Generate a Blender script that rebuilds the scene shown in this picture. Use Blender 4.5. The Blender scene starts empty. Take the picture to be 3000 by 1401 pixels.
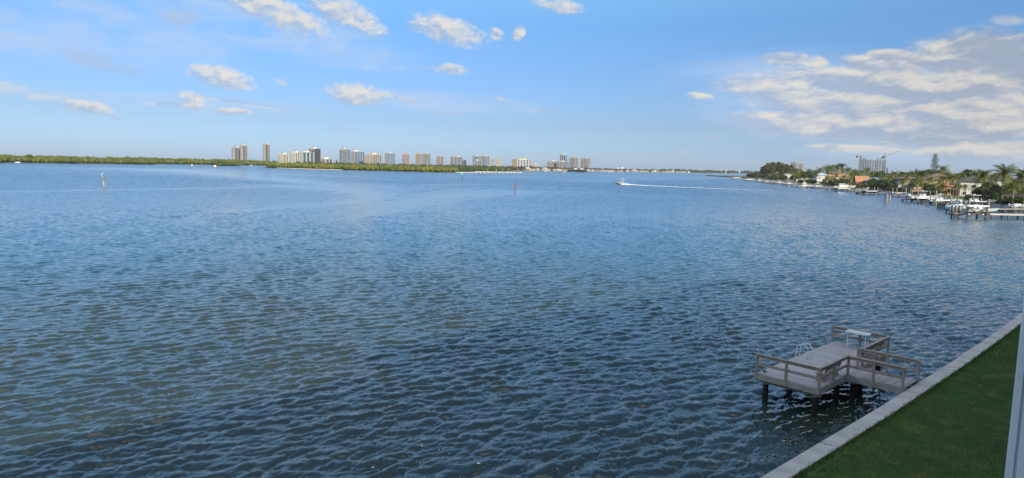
import bpy, math, random
import numpy as np
from mathutils import Vector, Matrix
R = math.radians
scene = bpy.context.scene
col = scene.collection
rng = random.Random(7)
nrng = np.random.RandomState(11)

# ------------------------------------------------------------------ camera
HC = 12.0; F = 1950.0
ROLL = math.atan(0.0229)
PITCH = math.atan((700.5 - (452 + 0.0229*1500))*math.cos(ROLL)/F)
fwd = Vector((0, math.cos(PITCH), -math.sin(PITCH)))
r0 = Vector((1, 0, 0)); u0 = r0.cross(fwd)
cright = r0*math.cos(ROLL) + u0*math.sin(ROLL)
cup = -r0*math.sin(ROLL) + u0*math.cos(ROLL)
cam = bpy.data.cameras.new('camera')
cam.sensor_width = 36; cam.lens = F/3000*36; cam.clip_start = 0.05; cam.clip_end = 60000
camo = bpy.data.objects.new('camera', cam); col.objects.link(camo)
M = Matrix((cright, cup, -fwd)).transposed().to_4x4(); M.translation = Vector((0, 0, HC))
camo.matrix_world = M
scene.camera = camo

# ------------------------------------------------------------------ light and exposure
SUN_AZ, SUN_EL = 152.0, 23.0            # azimuth clockwise from +Y
sd = Vector((math.sin(R(SUN_AZ))*math.cos(R(SUN_EL)), math.cos(R(SUN_AZ))*math.cos(R(SUN_EL)), math.sin(R(SUN_EL))))
sl = bpy.data.lights.new('sun', 'SUN'); sl.energy = 4.2; sl.angle = R(1.4); sl.color = (1.0, 0.87, 0.70)
so = bpy.data.objects.new('sun', sl); col.objects.link(so)
so.rotation_euler = sd.to_track_quat('Z', 'Y').to_euler(); so.location = (60, -90, 120)
vs = scene.view_settings
vs.view_transform = 'Standard'; vs.look = 'None'; vs.gamma = 1; vs.use_curve_mapping = False; vs.exposure = 0.6
scene.cycles.max_bounces = 6; scene.cycles.diffuse_bounces = 2; scene.cycles.glossy_bounces = 3
scene.cycles.transparent_max_bounces = 6; scene.cycles.volume_bounces = 0
scene.cycles.caustics_reflective = False; scene.cycles.caustics_refractive = False

# pixel helpers (photo pixels, 3000 x 1401): only used to find real positions on the ground or at a distance
def ray(x, y): return (fwd + cright*((x-1500)/F) + cup*((700.5-y)/F)).normalized()
def sea(x, y, z=0.0):
    d = ray(x, y); return Vector((0, 0, HC)) + d*((z-HC)/d.z)
def at(x, y, Y):
    d = ray(x, y); return Vector((0, 0, HC)) + d*(Y/d.y)

# ------------------------------------------------------------------ world: sky and clouds
class NT:
    def __init__(s, tree): s.t = tree; s.n = tree.nodes; s.l = tree.links
    def new(s, typ, **kw):
        n = s.n.new(typ)
        for k, v in kw.items(): setattr(n, k, v)
        return n
    def link(s, a, b): s.l.new(a, b)
    def inp(s, n, i, v):
        if hasattr(v, 'is_output') or isinstance(v, bpy.types.NodeSocket): s.l.new(v, n.inputs[i])
        else: n.inputs[i].default_value = v
    def math(s, op, a, b=None, c=None, clamp=False):
        n = s.n.new('ShaderNodeMath'); n.operation = op; n.use_clamp = clamp
        s.inp(n, 0, a)
        if b is not None: s.inp(n, 1, b)
        if c is not None: s.inp(n, 2, c)
        return n.outputs[0]
    def vmath(s, op, a, b=None, out=0):
        n = s.n.new('ShaderNodeVectorMath'); n.operation = op
        s.inp(n, 0, a)
        if b is not None:
            if op == 'SCALE': s.inp(n, 3, b)
            else: s.inp(n, 1, b)
        return n.outputs[out]
    def mix(s, f, a, b, typ='RGBA', blend='MIX'):
        n = s.n.new('ShaderNodeMix'); n.data_type = typ; n.blend_type = blend
        k = {'RGBA': (6, 7, 2), 'FLOAT': (2, 3, 0)}[typ]
        s.inp(n, 0, f); s.inp(n, k[0], a); s.inp(n, k[1], b)
        return n.outputs[k[2]]
    def ramp(s, f, lo, hi, a=0.0, b=1.0, smooth=True):
        n = s.n.new('ShaderNodeMapRange'); n.interpolation_type = 'SMOOTHSTEP' if smooth else 'LINEAR'
        for i, v in enumerate((f, lo, hi, a, b)): s.inp(n, i, v)
        return n.outputs[0]
    def noise(s, vec, scale, detail=4, rough=0.5, dist=0.0, lac=2.0):
        n = s.n.new('ShaderNodeTexNoise'); s.inp(n, 'Vector', vec)
        n.inputs['Scale'].default_value = scale; n.inputs['Detail'].default_value = detail
        n.inputs['Roughness'].default_value = rough; n.inputs['Distortion'].default_value = dist
        n.inputs['Lacunarity'].default_value = lac
        return n
    def comb(s, x, y, z):
        n = s.n.new('ShaderNodeCombineXYZ'); s.inp(n, 0, x); s.inp(n, 1, y); s.inp(n, 2, z); return n.outputs[0]
    def sep(s, v):
        n = s.n.new('ShaderNodeSeparateXYZ'); s.inp(n, 0, v); return n.outputs
def rgb(r, g, b): return (r, g, b, 1.0)
def srgb(r, g, b):
    f = lambda c: (c/255/12.92) if c/255 <= 0.04045 else ((c/255+0.055)/1.055)**2.4
    return (f(r), f(g), f(b), 1.0)

world = bpy.data.worlds.new('World'); scene.world = world; world.use_nodes = True
world.cycles.sampling_method = 'MANUAL'; world.cycles.sample_map_resolution = 512
w = NT(world.node_tree); w.n.clear()
sky = w.new('ShaderNodeTexSky', sky_type='NISHITA', sun_disc=False)
sky.sun_elevation = R(SUN_EL); sky.sun_rotation = R(SUN_AZ); sky.altitude = 0
sky.air_density = 1.0; sky.dust_density = 0.6; sky.ozone_density = 2.5
tc = w.new('ShaderNodeTexCoord')
d = w.sep(tc.outputs['Generated'])
az = w.math('MULTIPLY', w.math('ARCTAN2', d[0], d[1]), 180/math.pi)
el = w.math('MULTIPLY', w.math('ARCSINE', d[2]), 180/math.pi)
P = w.comb(az, el, 0.0)

def px_ae(x, y):
    v = ray(x, y); return math.degrees(math.atan2(v.x, v.y)), math.degrees(math.asin(v.z))
def field(blobs, height=False):
    """1 at a cloud's centre, 0 at its rim; with height also how high in its cloud a direction lies (-1 to 1)"""
    m = None; h = 0.0
    for (x, y, hw, hh, tilt) in blobs:
        a, e = px_ae(x, y)
        k = 180/math.pi/F
        mp = w.new('ShaderNodeMapping', vector_type='TEXTURE')
        mp.inputs['Location'].default_value = (a, e, 0)
        mp.inputs['Rotation'].default_value = (0, 0, R(-tilt))
        mp.inputs['Scale'].default_value = (hw*k, hh*k, 1)
        w.link(P, mp.inputs['Vector'])
        dd = w.vmath('DOT_PRODUCT', mp.outputs[0], mp.outputs[0], out=1)
        if height:
            y_ = w.vmath('DOT_PRODUCT', mp.outputs[0], (0.25, 1, 0), out=1)
            h = y_ if m is None else w.mix(w.ramp(w.math('SUBTRACT', m, dd), -0.35, 0.35), h, y_, 'FLOAT')
        m = dd if m is None else w.math('SMOOTH_MIN', m, dd, 0.25)
    f = w.math('SUBTRACT', 1.0, m)
    return (f, h) if height else f
# x, y, half width, half height, tilt (degrees, positive falls to the right): photo pixels give each cloud's direction
CUM = [(650, 226, 95, 34, 9), (1048, 278, 105, 36, 5), (565, 296, 38, 26, 20), (800, 30, 175, 46, 18), (1010, 40, 140, 46, 22),
       (1310, 88, 130, 44, 12), (1640, 18, 85, 22, 8), (1455, 100, 28, 18, 20), (1520, 98, 22, 24, 40), (1325, 204, 50, 20, 4),
       (255, 314, 70, 18, 4), (685, 327, 55, 12, 0), (2045, 282, 48, 12, 3)]
FAINT = [(2950, 60, 40, 16, 8), (300, 185, 110, 26, 12), (120, 284, 48, 11, 0), (345, 342, 22, 10, 0), (18, 256, 50, 18, 0), (530, 50, 60, 28, 0), (1270, 203, 60, 12, 4), (1600, 326, 60, 8, 0), (1465, 293, 30, 10, 25), (480, 305, 60, 8, 0), (820, 240, 26, 10, 20), (1300, 330, 60, 8, 4), (1180, 290, 80, 10, 10), (700, 300, 160, 9, 6), (2100, 400, 60, 10, 0), (2010, 440, 30, 8, 0), (1000, 380, 60, 6, 0)]
BANK = [(2300, 172, 70, 16, 2), (2390, 184, 34, 18, 10), (2265, 258, 150, 36, 4), (2480, 238, 190, 34, 8), (2700, 258, 150, 46, 10), (2380, 300, 180, 40, 8),
        (2560, 330, 250, 56, 8), (2330, 365, 180, 36, 4), (2280, 360, 60, 20, 6), (2480, 372, 160, 40, 4), (2720, 390, 200, 44, 6),
        (2900, 170, 170, 62, 6), (2990, 190, 120, 60, 6), (2880, 260, 150, 50, 6), (2960, 320, 200, 70, 4), (2850, 360, 180, 60, 4), (3150, 250, 200, 120, 0),
        (2860, 128, 90, 18, 4), (2560, 196, 80, 26, 14), (2640, 200, 60, 26, 12), (2610, 162, 60, 16, 6), (2700, 180, 40, 18, 4),
        (2500, 436, 110, 12, 2), (2930, 440, 190, 26, 0)]
WISP = [(120, 70, 420, 90, 4), (420, 110, 260, 60, 8), (900, 110, 320, 60, 10), (640, 60, 240, 60, 10), (1300, 300, 300, 30, 2),
        (1050, 190, 180, 16, 0), (500, 300, 400, 22, 0), (2500, 300, 520, 130, 6), (2800, 420, 400, 60, 0)]
warp = w.noise(P, 0.55, 5, 0.6)
Pw = w.vmath('ADD', P, w.vmath('MULTIPLY', w.vmath('SUBTRACT', warp.outputs['Color'], (0.5, 0.5, 0.5)), (1.6, 1.0, 0)))
def cnoise(off): 
    v = w.vmath('MULTIPLY', w.vmath('ADD', Pw, off), (1.0, 1.9, 1.0))
    return w.noise(v, 0.62, 10, 0.62).outputs['Fac']
n0 = cnoise((0, 0, 0)); n1 = cnoise((0.30, 0.40, 0))
def bnoise(off):
    v = w.vmath('MULTIPLY', w.vmath('ADD', Pw, off), (0.5, 1.6, 1.0))
    return w.noise(v, 0.62, 10, 0.60).outputs['Fac']
b0 = bnoise((3.0, 0, 0)); b1 = bnoise((3.35, 0.45, 0))
(fc, hc), (fb, hb) = field(CUM, True), field(BANK, True); fw = field(WISP); ff = field(FAINT)
def billow(off, k):
    vo = w.new('ShaderNodeTexVoronoi', feature='F1'); w.link(w.vmath('MULTIPLY', w.vmath('ADD', Pw, off), (1.0, 1.45, 1.0)), vo.inputs['Vector'])
    vo.inputs['Scale'].default_value = k; vo.inputs['Detail'].default_value = 1.0; vo.inputs['Roughness'].default_value = 0.55; vo.normalize = True
    return vo.outputs['Distance']
v0 = billow((0, 0, 0), 1.5)
dc = w.math('ADD', w.math('MULTIPLY', w.math('MINIMUM', fc, 0.9), 1.1), w.math('ADD', w.math('MULTIPLY', w.math('SUBTRACT', n0, 0.5), 1.7), w.math('MULTIPLY', w.math('SUBTRACT', 0.30, v0), 1.3)))
db = w.math('ADD', w.math('ADD', 0.16, w.math('MULTIPLY', w.math('MINIMUM', fb, 0.75), 0.9)), w.math('ADD', w.math('MULTIPLY', w.math('SUBTRACT', b0, 0.5), 1.8), w.math('MULTIPLY', w.math('SUBTRACT', 0.30, v0), 0.7)))
mc = w.math('MULTIPLY', w.ramp(dc, -0.05, 1.05), w.ramp(fc, -1.0, 0.3))
mb = w.math('MULTIPLY', w.ramp(db, -0.30, 0.80), w.ramp(fb, -0.9, 0.2))
mf = w.math('MULTIPLY', w.ramp(w.math('ADD', w.math('MINIMUM', ff, 0.8), w.math('MULTIPLY', w.math('SUBTRACT', n0, 0.5), 2.2)), -0.1, 1.1), w.ramp(ff, -0.9, 0.5, 0.0, 0.55))
mask = w.math('MAXIMUM', w.math('MAXIMUM', mc, mf), mb)
low = w.noise(w.vmath('MULTIPLY', P, (0.30, 0.8, 1)), 0.5, 4, 0.55).outputs['Fac']
cl = lambda v: w.math('MINIMUM', w.math('MAXIMUM', v, -1.0), 1.0)
litc = w.math('ADD', w.math('ADD', 0.55, w.math('ADD', w.math('MULTIPLY', w.math('SUBTRACT', n0, n1), 2.6), w.math('MULTIPLY', w.math('SUBTRACT', 0.32, v0), 0.5))), w.math('MULTIPLY', cl(hc), 0.60))
litb = w.math('ADD', w.math('ADD', w.math('ADD', 0.40, w.math('ADD', w.math('MULTIPLY', w.math('SUBTRACT', b0, b1), 2.5), w.math('MULTIPLY', w.math('SUBTRACT', 0.32, v0), 0.4))), w.math('MULTIPLY', cl(hb), 0.30)), w.math('MULTIPLY', w.math('SUBTRACT', low, 0.5), 1.9))
litb = w.math('SUBTRACT', litb, w.math('MULTIPLY', w.ramp(az, 31.0, 37.0), w.ramp(el, 5.0, 9.0, 0.0, 0.42)))
lit = w.mix(w.ramp(w.math('SUBTRACT', mb, mc), -0.2, 0.2), litc, litb, 'FLOAT')
lit = w.ramp(lit, 0.0, 1.0)
bank = w.ramp(az, 14.0, 36.0)
CS = 10.0                                    # divides out the background strength below
csun = w.mix(bank, tuple(c*CS for c in (0.52, 0.505, 0.475))+(1,), tuple(c*CS for c in (0.47, 0.445, 0.41))+(1,))
cshd = w.mix(bank, tuple(c*CS for c in (0.27, 0.345, 0.47))+(1,), tuple(c*CS for c in (0.235, 0.275, 0.345))+(1,))
ccol = w.mix(lit, cshd, csun)
wn = w.noise(w.vmath('MULTIPLY', Pw, (0.5, 1.6, 1)), 0.35, 7, 0.6).outputs['Fac']
wmask = w.math('MULTIPLY', w.ramp(fw, -0.3, 0.8), w.ramp(wn, 0.28, 0.68, 0, 0.72))
# grade the Nishita colours by elevation; raised out of view to brighten the water
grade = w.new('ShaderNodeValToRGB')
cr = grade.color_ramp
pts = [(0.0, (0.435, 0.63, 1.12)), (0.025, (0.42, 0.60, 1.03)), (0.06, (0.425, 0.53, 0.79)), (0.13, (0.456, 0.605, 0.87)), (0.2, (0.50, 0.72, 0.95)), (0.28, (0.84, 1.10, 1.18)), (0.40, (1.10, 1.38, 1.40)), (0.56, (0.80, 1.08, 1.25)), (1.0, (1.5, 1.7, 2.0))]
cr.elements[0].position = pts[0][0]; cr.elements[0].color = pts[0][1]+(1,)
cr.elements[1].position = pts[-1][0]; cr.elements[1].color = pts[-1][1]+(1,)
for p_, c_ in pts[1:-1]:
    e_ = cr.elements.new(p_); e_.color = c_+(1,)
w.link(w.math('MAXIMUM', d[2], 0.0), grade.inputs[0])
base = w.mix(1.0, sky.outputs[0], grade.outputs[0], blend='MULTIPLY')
rear = w.ramp(d[1], 0.0, -0.45, 0.0, 0.85)
base = w.mix(rear, base, (0, 0, 0, 1))          # unseen sky behind the camera darkened to keep its glare off the waves
base = w.mix(wmask, base, tuple(c*CS for c in (0.34, 0.43, 0.58))+(1,))
horizon_keep = w.ramp(el, 0.0, 2.2, 0.25, 1.0)
side_fill = w.math('MULTIPLY', w.ramp(el, 8.0, 30.0, 0.0, 0.9), w.ramp(d[1], 0.48, 0.10))      # brightness added out of view, overhead and sideways, to fill the shaded lawn
base = w.mix(side_fill, base, tuple(c*CS for c in (0.72, 0.80, 0.90))+(1,))
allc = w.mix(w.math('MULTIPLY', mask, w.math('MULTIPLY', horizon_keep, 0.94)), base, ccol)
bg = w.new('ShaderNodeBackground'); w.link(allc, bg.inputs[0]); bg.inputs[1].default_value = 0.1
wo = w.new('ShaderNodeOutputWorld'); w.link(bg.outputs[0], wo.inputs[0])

# ------------------------------------------------------------------ materials
MATS = {}
def mat(name, c1, c2=None, scale=1.0, rough=0.7, bump=0.0, spec=0.3, metal=0.0, detail=5, coords='Object', stretch=(1, 1, 1), attr=None, lo=0.35, hi=0.65):
    m = bpy.data.materials.new(name); m.use_nodes = True
    t = NT(m.node_tree); b = t.n['Principled BSDF']
    b.inputs['Roughness'].default_value = rough; b.inputs['Metallic'].default_value = metal
    b.inputs['Specular IOR Level'].default_value = spec
    c1 = tuple(c1)[:3]+(1,)
    if c2 is None: c2 = tuple(x*0.8 for x in c1[:3])
    c2 = tuple(c2)[:3]+(1,)
    tcn = t.new('ShaderNodeTexCoord')
    v = t.vmath('MULTIPLY', tcn.outputs[coords], stretch)
    nz = t.noise(v, scale, detail, 0.6)
    colr = t.mix(t.ramp(nz.outputs['Fac'], lo, hi), c1, c2)
    if attr:
        an = t.new('ShaderNodeAttribute'); an.attribute_name = attr
        colr = t.mix(1.0, colr, an.outputs['Color'], blend='MULTIPLY')
    t.link(colr, b.inputs['Base Color'])
    if bump:
        bn = t.new('ShaderNodeBump'); bn.inputs['Strength'].default_value = 0.8; bn.inputs['Distance'].default_value = bump
        t.link(nz.outputs['Fac'], bn.inputs['Height']); t.link(bn.outputs[0], b.inputs['Normal'])
    MATS[name] = m
    return m
mat('white_paint', (0.70, 0.69, 0.67), (0.60, 0.60, 0.58), 3, 0.35, spec=0.5)
mat('gelcoat', (0.64, 0.64, 0.63), (0.56, 0.56, 0.55), 1.2, 0.2, spec=0.5)
mat('cream_gelcoat', (0.74, 0.68, 0.54), (0.64, 0.58, 0.46), 1.2, 0.25, spec=0.5)
mat('pale_green_gelcoat', (0.42, 0.56, 0.55), (0.36, 0.49, 0.48), 1.0, 0.25, spec=0.5)
mat('navy_gelcoat', (0.035, 0.045, 0.07), (0.02, 0.03, 0.05), 1.0, 0.15, spec=0.5)
mat('green_gelcoat', (0.03, 0.22, 0.17), (0.02, 0.16, 0.13), 1.0, 0.2, spec=0.5)
mat('blue_gelcoat', (0.22, 0.40, 0.60), (0.18, 0.33, 0.5), 1.0, 0.2, spec=0.5)
mat('purple_canvas', (0.12, 0.08, 0.22), (0.08, 0.05, 0.15), 4, 0.8)
mat('grey_canvas', (0.28, 0.33, 0.40), (0.22, 0.26, 0.32), 4, 0.8)
mat('blue_canvas', (0.30, 0.46, 0.62), (0.24, 0.38, 0.54), 4, 0.8)
mat('bottom_paint', (0.05, 0.05, 0.07), (0.03, 0.03, 0.04), 2, 0.6)
mat('dark_glass', (0.03, 0.045, 0.06), (0.02, 0.03, 0.04), 0.3, 0.08, spec=0.6)
mat('blue_glass', (0.06, 0.12, 0.20), (0.04, 0.08, 0.14), 0.2, 0.15, spec=0.6)
mat('metal', (0.62, 0.63, 0.65), (0.5, 0.51, 0.53), 8, 0.25, metal=1.0)
mat('outboard_black', (0.03, 0.03, 0.035), (0.02, 0.02, 0.02), 3, 0.3)
mat('piling_wood', (0.14, 0.11, 0.08), (0.07, 0.055, 0.042), 3, 0.9, bump=0.02, stretch=(1, 1, 0.3))
mat('piling_pale', (0.42, 0.38, 0.31), (0.26, 0.23, 0.19), 3, 0.9, bump=0.02, stretch=(1, 1, 0.3))
mat('dock_grey', (0.34, 0.31, 0.28), (0.24, 0.22, 0.20), 2.5, 0.85, stretch=(1, 6, 1))
mat('far_concrete', (0.62, 0.60, 0.55), (0.5, 0.48, 0.44), 0.3, 0.85)
mat('black_pile', (0.018, 0.016, 0.018), (0.035, 0.03, 0.028), 4, 0.55, bump=0.01)
mat('composite_deck_dark', (0.36, 0.335, 0.325), (0.29, 0.27, 0.26), 1.6, 0.75, lo=0.25, hi=0.75)
mat('composite_deck', (0.43, 0.405, 0.395), (0.36, 0.34, 0.33), 1.6, 0.7, stretch=(1, 1, 1), lo=0.25, hi=0.75)
mat('rail_wood', (0.36, 0.32, 0.285), (0.25, 0.22, 0.195), 3.5, 0.8, bump=0.004, stretch=(1, 1, 1))
mat('fascia_wood', (0.34, 0.37, 0.35), (0.22, 0.24, 0.225), 2.2, 0.85, bump=0.004, stretch=(1, 1, 3))
mat('table_white', (0.75, 0.77, 0.80), (0.66, 0.69, 0.73), 5, 0.35, spec=0.5)
mat('seawall', (0.50, 0.475, 0.44), (0.34, 0.325, 0.305), 1.3, 0.9, bump=0.006, detail=10, lo=0.36, hi=0.74, stretch=(1, 0.35, 1))
mat('crack', (0.05, 0.048, 0.045), (0.03, 0.03, 0.03), 4, 0.95)
mat('wall_white', (0.58, 0.58, 0.57), (0.50, 0.50, 0.49), 0.5, 0.8)
mat('wall_cream', (0.62, 0.54, 0.42), (0.52, 0.45, 0.35), 0.5, 0.85)
mat('wall_tan', (0.50, 0.36, 0.22), (0.42, 0.30, 0.18), 0.5, 0.85)
mat('wall_orange', (0.46, 0.26, 0.15), (0.38, 0.21, 0.12), 0.5, 0.85)
mat('wall_grey', (0.42, 0.42, 0.42), (0.34, 0.34, 0.34), 0.5, 0.85)
mat('roof_brown', (0.20, 0.125, 0.09), (0.13, 0.085, 0.065), 1.5, 0.9, bump=0.03, stretch=(1, 1, 3))
mat('roof_tan', (0.46, 0.29, 0.16), (0.34, 0.21, 0.12), 1.5, 0.9, bump=0.03, stretch=(1, 1, 3))
mat('roof_grey', (0.24, 0.215, 0.195), (0.16, 0.15, 0.14), 1.5, 0.9, bump=0.03)
mat('roof_dark', (0.095, 0.085, 0.085), (0.06, 0.055, 0.055), 1.5, 0.9, bump=0.03)
mat('roof_metal', (0.40, 0.50, 0.56), (0.34, 0.43, 0.49), 0.6, 0.45, spec=0.5)
mat('roof_orange', (0.42, 0.22, 0.12), (0.32, 0.16, 0.085), 1.5, 0.9, bump=0.03)
mat('trunk', (0.30, 0.25, 0.19), (0.18, 0.15, 0.115), 3, 0.95, stretch=(1, 1, 3))
mat('trunk_pale', (0.52, 0.46, 0.37), (0.36, 0.31, 0.25), 3, 0.95, stretch=(1, 1, 3))
mat('frond', (0.075, 0.115, 0.022), (0.13, 0.14, 0.03), 0.35, 0.5, attr='tint', spec=0.4)
mat('leaf', (0.05, 0.085, 0.018), (0.085, 0.115, 0.025), 0.25, 0.6, attr='tint', spec=0.3)
mat('casuarina', (0.075, 0.085, 0.04), (0.12, 0.115, 0.06), 0.22, 0.8, attr='tint')
mat('mangrove', (0.072, 0.112, 0.02), (0.13, 0.16, 0.035), 0.05, 0.8, attr='tint')
mat('far_trees', (0.05, 0.06, 0.035), (0.085, 0.085, 0.05), 0.03, 0.9, attr='tint')
mat('sand', (0.66, 0.58, 0.44), (0.54, 0.47, 0.36), 0.1, 0.95)
mat('island_soil', (0.10, 0.095, 0.05), (0.14, 0.12, 0.07), 0.02, 0.95)
mat('yard', (0.05, 0.08, 0.022), (0.085, 0.10, 0.035), 0.15, 0.95)
mat('red_sign', (0.38, 0.05, 0.04), (0.30, 0.04, 0.03), 4, 0.5)
mat('green_sign', (0.12, 0.55, 0.40), (0.09, 0.45, 0.33), 4, 0.5)
mat('skin', (0.42, 0.25, 0.17), (0.36, 0.2, 0.14), 6, 0.6)
mat('crane_steel', (0.22, 0.20, 0.21), (0.17, 0.155, 0.16), 0.4, 0.7)
mat('crane_red', (0.42, 0.17, 0.14), (0.34, 0.14, 0.12), 0.4, 0.7)
mat('balcony_wall', (0.52, 0.72, 0.92), (0.48, 0.67, 0.86), 2.0, 0.8, bump=0.002)  # bluish skylight on the wall put into its paint colour
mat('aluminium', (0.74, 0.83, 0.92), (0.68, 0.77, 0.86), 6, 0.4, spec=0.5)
def foam_mat():
    m = bpy.data.materials.new('foam'); m.use_nodes = True
    t = NT(m.node_tree); b = t.n['Principled BSDF']; b.inputs['Roughness'].default_value = 0.8
    tcn = t.new('ShaderNodeTexCoord'); nz = t.noise(tcn.outputs['Object'], 0.5, 6, 0.7)
    t.link(t.mix(t.ramp(nz.outputs['Fac'], 0.4, 0.6), (0.55, 0.62, 0.68, 1), (0.85, 0.85, 0.83, 1)), b.inputs['Base Color'])
    an = t.new('ShaderNodeAttribute'); an.attribute_name = 'cover'
    a = t.math('GREATER_THAN', t.math('ADD', an.outputs['Fac'], t.math('SUBTRACT', nz.outputs['Fac'], 0.5)), 0.5)
    t.link(a, b.inputs['Alpha']); MATS['foam'] = m
foam_mat()

# ------------------------------------------------------------------ mesh helpers
class MB:
    def __init__(s): s.v = []; s.f = []; s.m = []; s.mats = []; s.tint = None
    def mi(s, m):
        if m not in s.mats: s.mats.append(m)
        return s.mats.index(m)
    def add(s, vs_, fs, m):
        o = len(s.v); k = s.mi(m)
        s.v += [tuple(p) for p in vs_]
        for f in fs: s.f.append(tuple(i+o for i in f)); s.m.append(k)
    def obox(s, o, ax, ay, az_, m):
        o = Vector(o); ax = Vector(ax); ay = Vector(ay); az_ = Vector(az_)
        p = [o, o+ax, o+ax+ay, o+ay, o+az_, o+ax+az_, o+ax+ay+az_, o+ay+az_]
        s.add(p, [(3, 2, 1, 0), (4, 5, 6, 7), (0, 1, 5, 4), (1, 2, 6, 5), (2, 3, 7, 6), (3, 0, 4, 7)], m)
    def box(s, x0, x1, y0, y1, z0, z1, m): s.obox((x0, y0, z0), (x1-x0, 0, 0), (0, y1-y0, 0), (0, 0, z1-z0), m)
    def beam(s, a, b, wd, ht, m, upv=(0, 0, 1)):
        a = Vector(a); b = Vector(b); dr = (b-a).normalized(); upv = Vector(upv)
        if abs(dr.dot(upv)) > 0.99: upv = Vector((0, 1, 0))
        sd_ = dr.cross(upv).normalized(); up_ = sd_.cross(dr).normalized()
        s.obox(a - sd_*wd/2 - up_*ht/2, sd_*wd, b-a, up_*ht, m) if False else s.obox(a - sd_*wd/2 - up_*ht/2, b-a, sd_*wd, up_*ht, m)
    def tube(s, path, rad, m, n=8, cap=True):
        path = [Vector(p) for p in path]
        rads = rad if isinstance(rad, (list, tuple)) else [rad]*len(path)
        vs_ = []; fs = []
        ref = None
        for i, p in enumerate(path):
            t = (path[min(i+1, len(path)-1)] - path[max(i-1, 0)]).normalized()
            if ref is None:
                ref = Vector((1, 0, 0)) if abs(t.x) < 0.9 else Vector((0, 1, 0))
            a = (ref - t*ref.dot(t)).normalized(); b = t.cross(a); ref = a
            for k in range(n):
                q = 2*math.pi*k/n
                vs_.append(p + (a*math.cos(q) + b*math.sin(q))*rads[i])
        for i in range(len(path)-1):
            for k in range(n):
                fs.append((i*n+k, i*n+(k+1) % n, (i+1)*n+(k+1) % n, (i+1)*n+k))
        if cap:
            fs.append(tuple(range(n-1, -1, -1))); fs.append(tuple(range((len(path)-1)*n, len(path)*n)))
        s.add(vs_, fs, m)
    def loft(s, secs, m, closed=False, cap=False):
        n = len(secs[0]); vs_ = [p for c in secs for p in c]; fs = []
        for i in range(len(secs)-1):
            for k in range(n if closed else n-1):
                fs.append((i*n+k, i*n+(k+1) % n, (i+1)*n+(k+1) % n, (i+1)*n+k))
        if cap:
            fs.append(tuple(range(n-1, -1, -1))); fs.append(tuple(range((len(secs)-1)*n, len(secs)*n)))
        s.add(vs_, fs, m)
    def build(s, name, parent=None, smooth=False):
        me = bpy.data.meshes.new(name); me.from_pydata(s.v, [], s.f)
        for m in s.mats: me.materials.append(MATS[m])
        if len(s.mats) > 1: me.polygons.foreach_set('material_index', s.m)
        if smooth: me.polygons.foreach_set('use_smooth', [True]*len(me.polygons))
        me.update()
        o = bpy.data.objects.new(name, me); col.objects.link(o)
        if parent: o.parent = parent
        return o
def tag(o, label=None, cat=None, group=None, kind=None):
    if label: o['label'] = label
    if cat: o['category'] = cat
    if group: o['group'] = group
    if kind: o['kind'] = kind
    return o
def empty(name, loc=(0, 0, 0), rz=0.0, label=None, cat=None, group=None):
    o = bpy.data.objects.new(name, None); col.objects.link(o); o.location = loc; o.rotation_euler = (0, 0, rz)
    o.empty_display_size = 0.3
    return tag(o, label, cat, group)
def copy_tree(o, parent=None):
    kids = [c for c in CHILD.get(o.name, [])] or list(o.children)
    c = o.copy(); col.objects.link(c); c.parent = parent
    for k in kids: copy_tree(k, c)
    return c
CHILD = {}
def np_mesh(name, V, Q, matname, tint=None, parent=None, smooth=False, tri=False):
    """V (n,3) float, Q (m,k) int, tint (n,3)"""
    k = Q.shape[1]
    me = bpy.data.meshes.new(name)
    me.vertices.add(len(V)); me.vertices.foreach_set('co', np.ascontiguousarray(V, np.float32).ravel())
    me.loops.add(Q.size); me.loops.foreach_set('vertex_index', np.ascontiguousarray(Q, np.int32).ravel())
    me.polygons.add(len(Q)); me.polygons.foreach_set('loop_start', np.arange(0, Q.size, k, dtype=np.int32))
    me.update(calc_edges=True)
    if smooth: me.polygons.foreach_set('use_smooth', np.ones(len(Q), bool))
    if tint is not None:
        a = me.color_attributes.new('tint', 'FLOAT_COLOR', 'POINT')
        a.data.foreach_set('color', np.concatenate([tint, np.ones((len(V), 1))], 1).astype(np.float32).ravel())
    me.materials.append(MATS[matname])
    o = bpy.data.objects.new(name, me); col.objects.link(o)
    if parent: o.parent = parent
    return o

# ------------------------------------------------------------------ water
def wave_patch(L, n, lmin, lmax, lpeak, rms_slope, wind, spread, seed):
    """one periodic patch of wind chop by inverse FFT: heights and horizontal (choppy) shifts"""
    rs = np.random.RandomState(seed)
    k1 = np.fft.fftfreq(n, L/n)*2*np.pi
    kx, ky = np.meshgrid(k1, k1, indexing='ij')
    k = np.hypot(kx, ky); k[0, 0] = 1e-6
    th = np.arctan2(ky, kx) - wind
    kp = 2*np.pi/lpeak
    amp = k**-2.05*np.exp(-0.6*(kp/k)**3)
    dirf = np.where(np.cos(th) > 0, np.abs(np.cos(th))**spread, 0.04*np.abs(np.cos(th))**spread) + 0.018
    amp = amp*np.sqrt(dirf)*np.exp(-(k/(2*np.pi/lmin))**4)*(k > 2*np.pi/lmax)
    hk = (rs.randn(n, n) + 1j*rs.randn(n, n))*amp
    f = lambda a: np.real(np.fft.ifft2(a))
    h = f(hk); sx = f(1j*kx*hk); sy = f(1j*ky*hk)
    s = rms_slope/np.sqrt(np.mean(sx**2+sy**2))
    dx = f(-1j*kx/k*hk); dy = f(-1j*ky/k*hk)
    return h*s, dx*s, dy*s, L, n
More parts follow.
